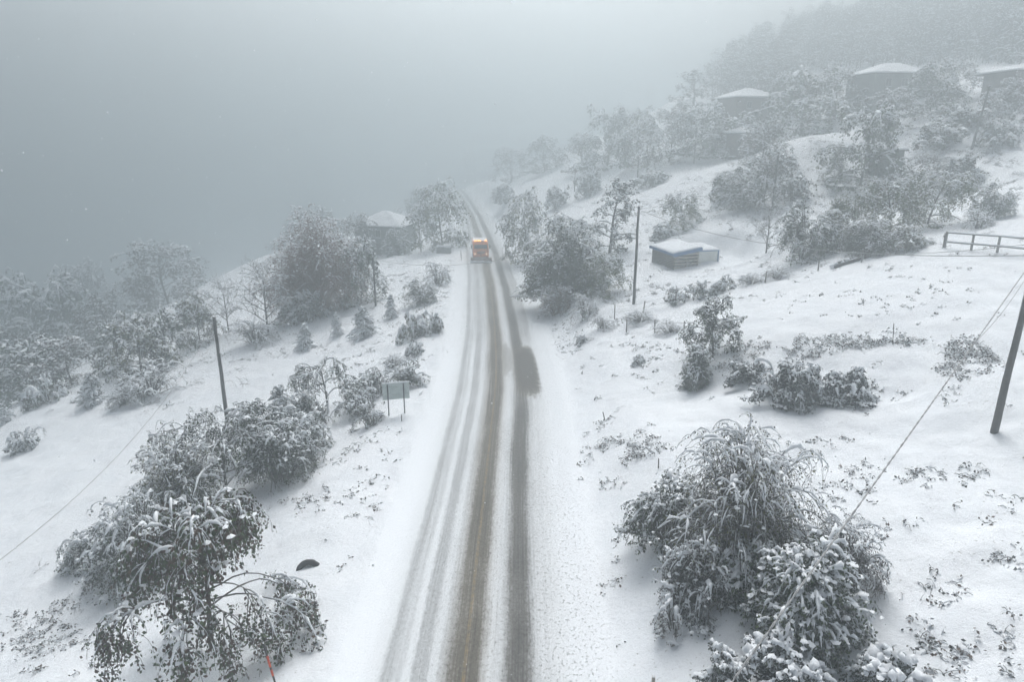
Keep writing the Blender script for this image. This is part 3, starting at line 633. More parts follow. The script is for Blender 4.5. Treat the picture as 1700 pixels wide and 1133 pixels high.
own('bush', 1360, 660, 48, 80, make_bush, 'dark bush with hanging snow clumps, second on the bank', 'bush', g1, lumpk=0.5, seed=135, leaf=0.11, stems=50, br=7, tw=3, lk=5, snowk=0.078, lm=('dark', 'dark'), arch=1.5)
own('bush', 1415, 660, 45, 75, make_bush, 'dark snow clumped bush at the right end of the bank', 'bush', g1, lumpk=0.5, seed=136, leaf=0.11, stems=50, br=7, tw=3, lk=5, snowk=0.070, lm=('dark', 'dark'), arch=1.5)

# --- middle distance and beyond: copies of a few kinds
P_ = put
gt = 'trees on the hillside'; gb = 'bushes on the hillside'; gc = 'young conifers left of the road'
for a in [
 ('conifer', 'con1', 508, 580, 42, 36, 'leftmost young snowy conifer below the large reddish tree', 'conifer', gc),
 ('conifer', 'con2', 560, 557, 38, 26, 'second young conifer from the left, slim and pointed', 'conifer', gc),
 ('conifer', 'con1', 604, 560, 50, 50, 'widest young conifer in the row left of the road', 'conifer', gc),
 ('conifer', 'con2', 650, 528, 38, 30, 'slimmest young conifer, nearest to the thin distant pole', 'conifer', gc),
 ('bush', 'low1', 683, 562, 42, 60, 'grey green bush on the left verge, nearest pair, left one', 'bush', gb),
 ('bush', 'low1', 718, 553, 34, 52, 'grey green bush on the left verge, nearest pair, right one', 'bush', gb),
 ('bush', 'bush1', 700, 503, 36, 56, 'rounded bush on the left verge behind the nearest pair', 'bush', gb),
 ('bush', 'twig1', 728, 470, 34, 58, 'reddish twiggy scrub on the left verge before the plough truck', 'bush', gb),
 ('bush', 'low2', 690, 590, 20, 40, 'tiny snow flattened shrub on the verge below the pair', 'bush', gb),
 ('bush', 'twig1', 655, 610, 24, 50, 'sparse twigs poking up between sign and young conifers', 'bush', gb),
 ('tree', 'redtree', 532, 515, 138, 150, 'large broad reddish brown tree under snow in front of the house', 'tree', gt),
 ('tree', 'far1', 600, 500, 92, 78, 'grey tree between large reddish tree and house', 'tree', gt),
 ('tree', 'bare1', 445, 556, 112, 92, 'bare branched tree with dark trunk left of the reddish tree', 'tree', gt),
 ('tree', 'bare1', 380, 553, 84, 56, 'slender bare tree just right of the left utility pole top', 'tree', gt),
 ('bush', 'twig1', 425, 568, 40, 90, 'brushwood at the foot of the bare branched tree', 'bush', gb),
 ('bush', 'farbush', 505, 532, 52, 84, 'dark scrub under the left side of the reddish tree', 'bush', gb),
 ('tree', 'far3', 332, 570, 78, 66, 'yellow green tree left of the slender bare tree', 'tree', gt),
 ('tree', 'far3', 235, 622, 92, 104, 'yellow green rounded tree at the left field edge', 'tree', gt),
 ('tree', 'far1', 275, 605, 82, 80, 'dark green tree right of the rounded yellow green one', 'tree', gt),
 ('tree', 'far1', 195, 610, 70, 70, 'dark tree left of the rounded yellow green one', 'tree', gt),
 ('bush', 'twig1', 248, 655, 50, 122, 'wide grey brushwood spilling onto the left field edge', 'bush', gb),
 ('bush', 'twig1', 205, 672, 34, 60, 'small brushwood left of the wide one at the field edge', 'bush', gb),
 ('conifer', 'con1', 157, 668, 50, 46, 'dark little conifer standing alone on the left field edge', 'conifer', gc),
 ('bush', 'low1', 82, 668, 42, 76, 'snow covered bush at field edge left of the lone conifer', 'bush', gb),
 ('bush', 'bush1', 18, 662, 60, 70, 'tall pale bush at the left edge of the picture', 'bush', gb),
 ('conifer', 'con2', 10, 702, 32, 34, 'small dark evergreen cut by the left picture edge', 'conifer', gc),
 ('bush', 'low2', 45, 743, 28, 60, 'single low bush out on the left field', 'bush', gb),
 ('tree', 'far1', 20, 625, 150, 130, 'big dark tree at far left edge in fog', 'tree', gt),
 ('tree', 'far1', 92, 610, 140, 140, 'big dark tree second from the left edge in fog', 'tree', gt),
 ('tree', 'far2', 150, 555, 100, 80, 'dark foggy tree with the top at the valley rim', 'tree', gt),
 ('tree', 'far1', 55, 660, 90, 100, 'dark tree in front of the two big foggy ones', 'tree', gt),
 ('tree', 'far2', 120, 640, 70, 90, 'grey tree behind the lone conifer', 'tree', gt),
 ('tree', 'far2', 280, 505, 86, 110, 'brownish tree faint in fog above the left far field', 'tree', gt),
 ('tree', 'far2', 225, 525, 50, 70, 'faint low tree left of the brownish foggy one', 'tree', gt),
 ('bush', 'farbush', 310, 540, 36, 80, 'faint brushwood at the foot of the far left field', 'bush', gb),
 ('tree', 'far3', 735, 408, 92, 92, 'rounded tree beside the road right of the house', 'tree', gt),
 ('tree', 'far1', 662, 424, 40, 44, 'snowy tree standing in front of the house wall', 'tree', gt),
 ('tree', 'far2', 590, 430, 60, 60, 'grey tree at the left corner of the house', 'tree', gt),
 ('tree', 'far2', 520, 420, 60, 80, 'faint grey tree behind the reddish tree', 'tree', gt),
 ('tree', 'far1', 700, 362, 46, 60, 'faint tree behind the house roof', 'tree', gt),
 ('bush', 'farbush', 800, 262, 22, 60, 'barely visible scrub in fog above the road end', 'bush', gb),
 ('tree', 'far2', 790, 285, 40, 60, 'ghostly tree in fog straight above the road end', 'tree', gt),
 ('tree', 'far2', 850, 300, 44, 64, 'ghostly tree in fog right of the road end', 'tree', gt),
 ('tree', 'far1', 905, 285, 50, 70, 'ghostly tree in fog between road end and hill shoulder', 'tree', gt),
 ('bush', 'farbush', 840, 335, 28, 50, 'faint bush on the right bank of the road bend', 'bush', gb),
 ('bush', 'farbush', 1590, 215, 40, 90, 'brown scrub left of the roof at the right edge', 'bush', gb),
 ('bush', 'farbush', 1665, 182, 36, 70, 'brown scrub under the roof at the right edge', 'bush', gb),
 ('tree', 'far2', 1582, 168, 54, 70, 'brownish foggy tree between upper right house and right edge', 'tree', gt),
 # right of the road
 ('tree', 'fartall', 1012, 420, 122, 66, 'tall narrow leaning leafy tree left of the middle pole', 'tree', gt),
 ('tree', 'tree1', 940, 492, 122, 130, 'big dense round tree right of the road', 'tree', gt),
 ('tree', 'tree2', 1000, 488, 72, 72, 'smaller pale tree at the foot of the tall narrow one', 'tree', gt),
 ('tree', 'far3', 876, 428, 96, 74, 'tree hanging over the right roadside beyond the dense round one', 'tree', gt),
 ('bush', 'red1', 925, 520, 46, 84, 'reddish brushwood below the dense round tree', 'bush', gb),
 ('bush', 'twig1', 972, 525, 36, 62, 'pale twigs right of the reddish brushwood', 'bush', gb),
 ('bush', 'farbush', 900, 475, 40, 60, 'scrub between dense round tree and the road', 'bush', gb),
 ('bush', 'low2', 965, 571, 14, 26, 'small dark shrub on the slope below the wire fence', 'bush', gb),
 ('bush', 'low2', 1060, 605, 14, 30, 'small shrub on the snow bank right of the muddy patch', 'bush', gb),
 ('bush', 'twig1', 1000, 545, 22, 50, 'twigs at the lower end of the wire fence', 'bush', gb),
 ('bush', 'twig1', 1060, 535, 22, 60, 'twigs around the wire fence corner post', 'bush', gb),
 ('bush', 'twig1', 1110, 552, 20, 54, 'twigs along the wire fence right end', 'bush', gb),
 ('bush', 'low1', 1125, 500, 22, 50, 'first shrub of the hedge row along the upper field edge', 'bush', gb),
 ('bush', 'low1', 1165, 492, 24, 52, 'second shrub of the hedge row along the upper field edge', 'bush', gb),
 ('bush', 'low1', 1205, 482, 22, 50, 'third shrub of the hedge row along the upper field edge', 'bush', gb),
 ('bush', 'twig1', 1245, 472, 20, 52, 'fourth hedge row shrub, thin and twiggy', 'bush', gb),
 ('bush', 'twig1', 1290, 462, 20, 52, 'fifth hedge row shrub at its right end', 'bush', gb),
 ('tree', 'tree2', 1135, 378, 56, 62, 'pale olive small tree above and left of the shed', 'tree', gt),
 ('bush', 'low2', 1098, 396, 22, 50, 'flat dark bush touching the back of the shed', 'bush', gb),
 ('bush', 'bush1', 1235, 345, 60, 84, 'grey bush uphill of the shed', 'bush', gb),
 ('tree', 'bare1', 1272, 420, 74, 62, 'bare pale tree right of the shed', 'tree', gt),
 ('bush', 'bush1', 1335, 428, 84, 100, 'big dark arching bush left of the olive trees', 'bush', gb),
 ('bush', 'bush2', 1385, 415, 62, 84, 'olive bush between dark arching bush and olive trees', 'bush', gb),
 ('tree', 'tree2', 1415, 395, 82, 84, 'leftmost of the olive trees on the right hillside', 'tree', gt),
 ('tree', 'tree2', 1478, 385, 92, 92, 'middle olive tree on the right hillside', 'tree', gt),
 ('tree', 'tree2', 1540, 372, 90, 100, 'rightmost big olive tree on the right hillside', 'tree', gt),
 ('tree', 'tree1', 1440, 420, 50, 80, 'low snowy tree in front of the olive trees', 'tree', gt),
 ('bush', 'bush2', 1510, 412, 36, 80, 'brown olive bush in front of the middle olive tree', 'bush', gb),
 ('bush', 'bush1', 1650, 362, 52, 58, 'dark round bush above the wooden rail fence', 'bush', gb),
 ('bush', 'twig1', 1625, 378, 30, 62, 'pale twigs left of the dark round bush', 'bush', gb),
 ('tree', 'far1', 1428, 308, 112, 118, 'dark tree with bare trunk standing before the flat roofed hut', 'tree', gt),
 ('bush', 'farbush', 1480, 330, 40, 80, 'brushwood under the flat roofed hut', 'bush', gb),
 ('tree', 'far3', 1385, 300, 40, 40, 'small olive tree left of the dark bare trunked one', 'tree', gt),
 ('bush', 'farbush', 1600, 302, 48, 60, 'brushwood around the foot of the leaning far pole', 'bush', gb),
 ('tree', 'far2', 1548, 312, 46, 66, 'brownish tree left of the leaning far pole', 'tree', gt),
 ('tree', 'far2', 1265, 345, 74, 70, 'grey tree beside the pole in the middle of the hillside', 'tree', gt),
 ('bush', 'farbush', 1310, 330, 44, 70, 'scrub right of the hillside pole', 'bush', gb),
 ('tree', 'far1', 1210, 260, 60, 100, 'tree in front of the small snowy roofed barn', 'tree', gt),
 ('tree', 'far2', 1262, 275, 60, 70, 'tree right of the small snowy roofed barn', 'tree', gt),
 ('tree', 'far1', 1330, 222, 90, 130, 'broad foggy tree between the two upper houses', 'tree', gt),
 ('tree', 'far2', 1385, 200, 70, 90, 'brownish foggy tree left of the upper right house', 'tree', gt),
 ('tree', 'far1', 1300, 195, 60, 60, 'foggy tree touching the upper left house', 'tree', gt),
 ('tree', 'fartall', 1150, 205, 86, 58, 'lone tall dark tree faint against the fog', 'tree', gt),
 ('tree', 'far1', 1165, 255, 70, 90, 'foggy tree left of the barn', 'tree', gt),
 ('tree', 'far2', 1110, 270, 74, 80, 'foggy tree right of the yellowish one', 'tree', gt),
 ('tree', 'far3', 1060, 275, 78, 80, 'yellowish foggy tree on the middle hillside', 'tree', gt),
 ('tree', 'far1', 1008, 278, 84, 84, 'foggy dark tree at the left shoulder of the hillside', 'tree', gt),
 ('tree', 'far2', 965, 285, 50, 60, 'very faint tree at the outermost shoulder of the hillside', 'tree', gt),
 ('bush', 'farbush', 975, 325, 44, 52, 'faint bush by the first small far pole', 'bush', gb),
 ('bush', 'farbush', 925, 345, 34, 44, 'faint bush above the right roadside tree', 'bush', gb),
 ('bush', 'farbush', 1080, 310, 30, 70, 'faint scrub around the second small far pole', 'bush', gb),
 ('bush', 'farbush', 1205, 330, 40, 60, 'faint scrub in the middle of the snowy slope', 'bush', gb),
 ('bush', 'farbush', 1290, 290, 40, 60, 'scrub at the left edge of the bare snow mound', 'bush', gb),
 ('tree', 'far2', 1480, 215, 50, 80, 'brownish tree just below the upper right house', 'tree', gt),
 ('tree', 'far1', 1545, 190, 70, 90, 'dark tree right of the upper right house', 'tree', gt),
 ('bush', 'farbush', 1560, 245, 40, 80, 'scrub left of the leaning far pole top', 'bush', gb),
 ('bush', 'farbush', 1660, 240, 40, 80, 'scrub right of the leaning far pole', 'bush', gb),
 ('tree', 'far2', 1680, 200, 60, 70, 'brownish tree below the roof at the right edge', 'tree', gt),
]:
    P_(*a)

# --- the wood on the upper hillside and the one in the valley: no single tree can be counted there
def forest(name, pts, seed, label, hh=(9, 14), gap=None):
    rs = np.random.RandomState(seed); c = MB()
    N = len(pts); hs = hh[0] + (hh[1] - hh[0]) * rs.rand(N); base = np.c_[pts, height(pts[:, 0], pts[:, 1])]
    tr = grow(base, np.tile([0, 0, 1.0], (N, 1)), hs * 0.9, 5, 0, 0.12, rs); V, Fc = tubes(tr, np.tile(np.linspace(0.14, 0.04, 5), (N, 1)), 4); c.add(V, Fc, 0, True)
    a, T, t = pick(tr, 16, rs, 0.03, 1.0); an = rs.rand(len(a)) * 6.283
    L = np.repeat(hs, 16) * 0.34 * (1.2 - t) * (0.7 + 0.6 * rs.rand(len(a)))
    L1 = grow(a, np.c_[np.cos(an), np.sin(an), 0.6 + 0 * an], L, 5, 1.3, 0.12, rs); V, Fc = tubes(L1, np.full(L1.shape[:2], 0.05), 3); c.add(V, Fc, 0, True); snow_on(c, L1, np.full(L1.shape[:2], 0.05), 3, rs, 0.07)
    a, T, t = pick(L1, 3, rs, 0.3, 1.0); L2 = grow(a, side_dirs(T, 0.6, rs), 0.9 + 0.8 * rs.rand(len(a)), 4, 2.2, 0.15, rs); snow_on(c, L2, np.full(L2.shape[:2], 0.03), 3, rs, 0.035, 0.5)
    leaves(c, L1, 6, 0.38, [1, 2], rs); leaves(c, L2, 4, 0.38, [1, 2], rs)
    tag(c.build(name, [M['bark'], M['dark'], M['brown'], M['cap']]), label, kind='stuff')
rs = np.random.RandomState(3); pts = []
while len(pts) < 900:
    d = rs.uniform(118, 235); px = rs.uniform(1160, 1820); 
    q = CAM + ray(px, 100) * d; x, y = q[0], q[1]; z = float(height(x, y))
    v = np.array([x, y, z]) - CAM; dd = v @ FWD; py = 566.5 - F * (v @ UPV) / dd
    lim = 195 if px < 1320 else (120 + 0.02 * (1800 - px))
    if py < lim - 14 and py > -90 and (px > 1230 or rs.rand() < (px - 1150) / 160): pts.append((x, y))
forest('forest', np.array(pts), 5, 'dark foggy wood covering the top of the right hillside', (7, 10.5))
pts = []
while len(pts) < 130:
    x = rs.uniform(-135, -62); y = rs.uniform(45, 150)
    if x < -62 - 0.10 * (y - 60) and rs.rand() < 0.8: pts.append((x, y))
forest('valley_forest', np.array(pts), 6, 'grey wood filling the foggy valley beyond the left field', (8, 12))
# --- scrub, weeds and leaf tips standing out of the snow
def weeds():
    rs = np.random.RandomState(77); S = []
    def area(px, py, rx, ry, n, s=1.0):
        k = 0
        while k < n:
            u, v = rs.randn(2) * 0.5
            p, d = G(px + u * rx, py + v * ry, 10, 200); k += 1
            if abs(p[0] - road_x(p[1]) + 1.96) < 5.2: continue
            if vnoise(np.array(p[0] / 1.6), np.array(p[1] / 1.6)) < 0.0: continue
            S.append((p[0], p[1], p[2], s * (0.6 + 0.8 * rs.rand())))
    for a in [(1600, 900, 160, 170, 76, 0.74), (1590, 800, 170, 50, 59, 0.83), (1640, 930, 80, 60, 51, 1.01), (1560, 1080, 160, 60, 51, 0.83), (1020, 735, 60, 75, 153, 0.83), (1060, 760, 70, 60, 85, 0.83),
              (1440, 640, 200, 40, 153, 0.74), (1560, 600, 170, 40, 187, 0.83), (1250, 600, 120, 40, 102, 0.74), (1400, 570, 200, 14, 153, 0.74), (1450, 490, 220, 50, 153, 0.51), (1080, 585, 120, 50, 102, 0.74),
              (1180, 480, 160, 20, 238, 0.83), (1180, 400, 120, 60, 204, 0.83), (1150, 360, 120, 50, 204, 0.92), (1400, 420, 230, 26, 272, 0.83), (1640, 300, 80, 70, 255, 1.01), (1640, 240, 80, 60, 204, 1.10),
              (1300, 350, 220, 60, 255, 1.10), (1000, 380, 120, 60, 153, 0.92), (940, 560, 60, 60, 102, 0.64), (1030, 500, 80, 50, 153, 0.83), (1100, 330, 150, 50, 204, 1.20), (1480, 260, 120, 60, 170, 1.20),
              (640, 600, 90, 60, 153, 0.74), (700, 520, 60, 60, 187, 0.83), (600, 720, 80, 50, 85, 0.74), (520, 820, 90, 60, 85, 0.64), (100, 1000, 110, 80, 119, 0.64), (60, 1060, 70, 60, 68, 0.74), (480, 590, 120, 26, 153, 0.74),
              (140, 670, 130, 14, 153, 0.83), (740, 450, 40, 50, 102, 0.83), (640, 460, 70, 40, 119, 0.83), (330, 500, 100, 50, 102, 1.01), (620, 850, 90, 120, 85, 0.41), (980, 900, 70, 200, 85, 0.37), (1380, 780, 110, 90, 68, 0.64)]:
        area(*a)
    for a in [(1560, 585, 130, 16, 130, 1.2), (1300, 600, 110, 22, 90, 1.1), (1620, 640, 90, 30, 22, 0.8), (1160, 575, 70, 25, 50, 0.9), (1480, 575, 90, 10, 80, 1.0), (1480, 210, 180, 60, 260, 3.0), (1250, 250, 160, 60, 200, 2.6), (1640, 215, 80, 70, 200, 2.6), (1050, 300, 150, 40, 140, 2.6), (1400, 330, 220, 40, 160, 2.2), (1650, 320, 70, 50, 100, 1.8), (330, 560, 120, 60, 110, 2.2), (200, 640, 140, 30, 90, 2.0), (1180, 330, 150, 50, 110, 1.9), (660, 470, 60, 50, 70, 1.3)]: area(*a)
    S = np.array(S); n = len(S); c = MB(); k = 5
    base = np.repeat(S[:, :3], k, 0) + np.c_[rs.randn(n * k, 2) * 0.16 * np.repeat(S[:, 3], k)[:, None], np.full(n * k, -0.04)]
    an = rs.rand(n * k) * 6.283; el = 0.35 + 1.0 * rs.rand(n * k)
    P = grow(base, np.c_[np.cos(an) * np.cos(el), np.sin(an) * np.cos(el), np.sin(el)], np.repeat(S[:, 3], k) * (0.18 + 0.35 * rs.rand(n * k)), 4, 2.2, 0.12, rs)
    r = np.full(P.shape[:2], 0.012); V, Fc = tubes(P, r, 3); c.add(V, Fc, 0, True); snow_on(c, P, r, 3, rs, 0.022, 0.7)
    leaves(c, P, 3, 0.12, [1, 2], rs, 0.2)
    tag(c.build('weeds', [M['twig'], M['dark'], M['brown'], M['cap']]), 'dry weeds and leaf tips sticking out of the snow', kind='stuff')
weeds()
#END_PLANTS
#BEGIN_OBJECTS
def ground_pt(px, py, d=None):
    if d is None: return G(px, py)
    q = CAM + ray(px, py) * d; return np.array([q[0], q[1], float(height(q[0], q[1]))]), d
# ------------------------------------------------------------------ utility poles
POLES = {}
def pole(key, px, py, hp, label, d=None, h=None, lean=(0, 0), r=0.15, arms=2, sidex=-1, group='wooden utility poles'):
    p, D = ground_pt(px, py, d); H = h or hp * D / F
    t = empty('utility_pole', tuple(p)); t.rotation_euler = (lean[0], lean[1], 0)
    rs = np.random.RandomState(int(px)); zs = np.linspace(-0.4, H, 9)
    b = MB(); pts = np.c_[rs.randn(9) * 0.012, rs.randn(9) * 0.012, zs]; b.tube(pts, np.linspace(r, r * 0.68, 9), 12, 0)
    b.build('shaft', M['pole'], t)
    for k in range(arms):
        z = H - 0.25 - 0.55 * k; sx = sidex if k % 2 == 0 else -sidex
        a = MB(); a.tube([[sx * r * 0.5, 0, z], [sx * 0.24, 0, z - 0.04], [sx * 0.32, 0, z + 0.03], [sx * 0.32, 0, z + 0.16]], 0.018, 6, 0); a.build('bracket', M['darksteel'], t)
        i = MB(); i.tube([[sx * 0.32, 0, z + 0.15], [sx * 0.32, 0, z + 0.19], [sx * 0.32, 0, z + 0.22], [sx * 0.32, 0, z + 0.27], [sx * 0.32, 0, z + 0.30]], [0.055, 0.06, 0.035, 0.05, 0.02], 8, 0); i.build('insulator', M['porcelain'], t)
    c = MB()
    n = 60; z = np.linspace(0.1, H + 0.06, n); rr = r * (1 - 0.32 * z / H); g = np.clip(fbm(z * 1.3 + px, z * 0.7, 3) * 1.4, 0, 1); an = 2.8 + 0.5 * fbm(z * 0.5, z * 0 + 3, 2)
    kk = np.where(z > H - 0.02, 0, rr * 0.80); c.tube(np.c_[np.cos(an) * kk, np.sin(an) * kk, z], np.where(z > H - 0.1, r * 0.7, 0.01 + rr * 0.32 * g), 7)
    c.build('snow', M['cap'], t)
    tag(t, label, 'utility pole', group)
    m = Vector((0, 0, H)); import mathutils
    top = mathutils.Euler((lean[0], lean[1], 0)).to_matrix() @ m + Vector(tuple(p)); POLES[key] = np.array(top); return t
pole('left', 378, 705, 184, 'weathered pole standing in the thicket on the left field edge', d=54, r=0.16, arms=3)
pole('right', 1650, 718, 0, 'thick dark pole leaning at the right edge beside the side track', h=8.7, r=0.17, arms=2, lean=(0, R(1.0)))
pole('mid', 1052, 505, 160, 'tall straight pole between the round trees and the shed', d=66, r=0.15, arms=2, sidex=1)
pole('thin', 624, 508, 82, 'thin pole in front of the large reddish tree', r=0.13)
pole('house', 699, 418, 47, 'short looking pole right of the house', r=0.12, lean=(0, R(-3)))
pole('hill', 1282, 350, 90, 'foggy pole in the middle of the right hillside', r=0.15)
pole('top', 1613, 248, 100, 'leaning foggy pole high on the right hillside', r=0.16, lean=(0, R(6)))
pole('far1', 1152, 272, 58, 'faint pole in fog left of the snowy roofed barn', r=0.14)
pole('far2', 1058, 302, 36, 'very faint second small far pole by the scrub', r=0.13)
pole('far3', 954, 318, 40, 'faintest small far pole on the left shoulder of the hillside', r=0.13)
def cable(label, A, B, sag, r=0.012, n=40, twist=0, name='power_cable', d2=None):
    t = np.linspace(0, 1, n)[:, None]; P = A + (B - A) * t; P[:, 2] -= (4 * sag * t * (1 - t))[:, 0]
    b = MB()
    if twist:
        n2 = 700; t = np.linspace(0, 1, n2)[:, None]; P = A + (B - A) * t; P[:, 2] -= (4 * sag * t * (1 - t))[:, 0]
        T = nrm(B - A); X = nrm(np.cross(T, [0, 0, 1.0])); Y = np.cross(X, T); ph = t * np.linalg.norm(B - A) * 9
        for s in (0, math.pi): b.tube(P + r * (np.cos(ph + s) * X + np.sin(ph + s) * Y), r, 5, 0)
    else: b.tube(P, r, 6, 0)
    tag(b.build(name, M['wire']), label, 'cable', 'overhead cables')
RT = POLES['right'] + np.array([0, 0, -0.35])
near = at_depth(1212, 1133, 11.5); dirn = near - RT
cable('thick twisted cable running from the right edge pole down to the bottom edge', RT, RT + dirn * 1.35, 0.10, 0.012, twist=1)
cable('thin second cable hanging beside the thick twisted one near the right pole', RT + np.array([0.1, 0, -0.1]), RT + dirn * 0.42 + np.array([0.05, 0.1, 0.02]), 0.45, 0.011)
cable('cable sagging from the middle pole across the field to the right pole', POLES['mid'] + np.array([0, 0, -0.3]), RT, 1.3, 0.02, 60)
cable('short cable coming in from the right edge to the right pole', RT + np.array([0, 0, -0.3]), RT + np.array([9.0, 4, 0.8]), 0.25, 0.014)
_a = POLES['mid'] + np.array([0, 0, -0.3]); _q = _a + (RT - _a) * 0.78; _q[2] -= 4 * 1.3 * 0.78 * 0.22
cable('cable branching off the long sagging cable up to the right pole top', _q, RT + np.array([0.15, 0, 0.55]), 0.12, 0.013, 24)
LT = POLES['left'] + np.array([0, 0, -0.3])
cable('long thin cable crossing the left field from the left pole to the left edge', LT, at_depth(-60, 975, 24), 1.6, 0.015, 60)
cable('faint cable from the thin pole over the verge to the roadside', POLES['thin'] + np.array([0, 0, -0.3]), POLES['mid'] + np.array([0, 0, -0.6]), 2.4, 0.016, 60)
cable('faint cable climbing from the middle pole to the hillside pole', POLES['mid'] + np.array([0, 0, -0.25]), POLES['hill'] + np.array([0, 0, -0.3]), 1.2, 0.016, 60)

# ------------------------------------------------------------------ plough truck
def bev(o, w=0.03, seg=2):
    m = o.modifiers.new('bevel', 'BEVEL'); m.width = w; m.segments = seg; m.limit_method = 'ANGLE'; return o
M['blade'] = mat_var('worn_blade_paint', (0.20, 0.09, 0.06), (0.34, 0.27, 0.24), 2.2, 0.6)
def truck():
    p, D = G(797, 437); y0 = p[1] + 1.2; x0 = (797 - 868) / F * D + 0.15; z0 = 0.03
    dx = (road_x(y0 + 1) - road_x(y0 - 1)) / 2
    t = empty('plough_truck', (x0, y0, z0), math.atan(-dx))
    tag(t, 'orange snow plough truck with lit amber beacons driving towards the viewer', 'truck')
    # local: -y faces the viewer; front axle near y = 1.3
    b = MB()
    prof = [(0.35, 0.75), (0.30, 1.55), (0.42, 1.75), (0.62, 2.75), (0.75, 2.9), (2.25, 2.9), (2.3, 0.75)]
    V = []; 
    for sx in (-1, 1):
        for (y, z) in prof: V.append((sx * (1.22 if z < 1.8 else 1.14), y, z))
    k = len(prof); Fs = [list(range(k)), list(range(k, 2 * k))[::-1]] + [[i, i + k, (i + 1) % k + k, (i + 1) % k] for i in range(k)]
    b.poly(V, Fs, 0); bev(b.build('cab', M['orange'], t), 0.06)
    w = MB(); w.poly([(-1.0, 0.438, 1.92), (1.0, 0.438, 1.92), (0.96, 0.548, 2.50), (-0.96, 0.548, 2.50), (-1.0, 0.48, 1.92), (1.0, 0.48, 1.92), (0.96, 0.60, 2.50), (-0.96, 0.60, 2.50)],
           [[0, 1, 2, 3], [7, 6, 5, 4], [0, 4, 5, 1], [1, 5, 6, 2], [2, 6, 7, 3], [3, 7, 4, 0]]); w.build('windscreen', M['glass'], t)
    for sx in (-1, 1):
        s = MB(); s.box((sx * 1.185, 1.35, 2.15), (0.05, 0.9, 0.7)); s.build('side_window', M['glass'], t)
        s = MB(); s.box((sx * 1.42, 0.55, 2.2), (0.16, 0.10, 0.5)); s.tube([(sx * 1.17, 0.6, 2.45), (sx * 1.42, 0.55, 2.45)], 0.025, 6); s.tube([(sx * 1.2, 0.6, 1.95), (sx * 1.42, 0.55, 1.95)], 0.025, 6); s.build('mirror', M['blackpaint'], t)
        s = MB(); s.tube([(sx * 0.88, 0.33, 1.12), (sx * 0.88, 0.25, 1.12)], 0.13, 14); s.build('headlight', M['lampglass'], t)
    g = MB()
    for z in (1.2, 1.3, 1.4, 1.5): g.box((0, 0.30, z), (1.2, 0.05, 0.05))
    g.build('grille', M['blackpaint'], t)
    g = MB(); g.box((0, 0.22, 0.82), (2.4, 0.28, 0.32)); bev(g.build('bumper', M['orange'], t))
    # roof light bar with beacons
    g = MB(); g.box((0, 0.95, 2.96), (1.9, 0.22, 0.08)); g.build('light_bar', M['darksteel'], t)
    for x in (-0.82, -0.45, -0.1, 0.78):
        g = MB(); g.tube([(x, 0.95, 3.0), (x, 0.95, 3.12), (x, 0.95, 3.2)], [0.12, 0.11, 0.05], 12); g.build('beacon', M['amber'], t)
    # chassis, salt hopper with sloped sides, spreader
    g = MB(); g.box((-0.42, 4.2, 0.85), (0.16, 6.6, 0.28)); g.box((0.42, 4.2, 0.85), (0.16, 6.6, 0.28)); g.box((0, 2.6, 0.85), (0.8, 0.2, 0.2)); g.box((0, 6.4, 0.85), (0.8, 0.2, 0.2)); g.build('chassis', M['darksteel'], t)
    V = [(-0.6, 2.7, 1.05), (0.6, 2.7, 1.05), (0.6, 7.1, 1.05), (-0.6, 7.1, 1.05), (-1.2, 2.5, 1.8), (1.2, 2.5, 1.8), (1.2, 7.3, 1.8), (-1.2, 7.3, 1.8), (-1.2, 2.5, 2.6), (1.2, 2.5, 2.6), (1.2, 7.3, 2.6), (-1.2, 7.3, 2.6)]
    g = MB(); g.poly(V, [[3, 2, 1, 0], [0, 1, 5, 4], [1, 2, 6, 5], [2, 3, 7, 6], [3, 0, 4, 7], [4, 5, 9, 8], [5, 6, 10, 9], [6, 7, 11, 10], [7, 4, 8, 11], [8, 9, 10, 11]])
    bev(g.build('salt_hopper', M['orange'], t), 0.03)
    g = MB(); rs = np.random.RandomState(1); g.box((0, 4.9, 2.66), (2.2, 4.5, 0.10)); g.build('snow', M['cap'], t)
    for (x, y) in ((-1.0, 1.35), (1.0, 1.35), (-0.95, 5.3), (0.95, 5.3), (-0.95, 6.6), (0.95, 6.6)):
        wdt = 0.3 if y < 2 else 0.5
        wq = MB(); wq.tube([(x - wdt / 2, y, 0.5), (x - wdt / 2 + 0.03, y, 0.5), (x + wdt / 2 - 0.03, y, 0.5), (x + wdt / 2, y, 0.5)], [0.44, 0.5, 0.5, 0.44], 22)
        wh = wq.build('wheel', M['rubber'], t)
        rq = MB(); sx = 1 if x > 0 else -1; rq.tube([(x + sx * wdt / 2, y, 0.5), (x + sx * (wdt / 2 + 0.02), y, 0.5)], [0.26, 0.22], 16); rq.build('rim', M['steel'], wh)
    # plough blade, curved, slightly angled
    pl = MB(); n = 9; a0 = R(-10); ys = []; W = 1.62
    an = np.linspace(-0.75, 0.75, n); prf = [(-math.cos(a) * 0.62 + 0.62, math.sin(a) * 0.5 + 0.42) for a in an]
    V = []; 
    for sx in (-W, 0, W):
        for (py_, pz) in prf: V.append((sx, py_, pz))
    for sx in (-W, 0, W):
        for (py_, pz) in prf: V.append((sx, py_ + 0.05, pz))
    V = np.array(V); cc, ss = math.cos(a0), math.sin(a0); V = np.c_[V[:, 0] * cc - V[:, 1] * ss, V[:, 0] * ss + V[:, 1] * cc - 0.95, V[:, 2]]
    Fs = []
    for s in range(2):
        for i in range(n - 1): 
            a = s * n + i; Fs.append([a, a + 1, a + n + 1, a + n]); a += 3 * n; Fs.append([a, a + n, a + n + 1, a + 1])
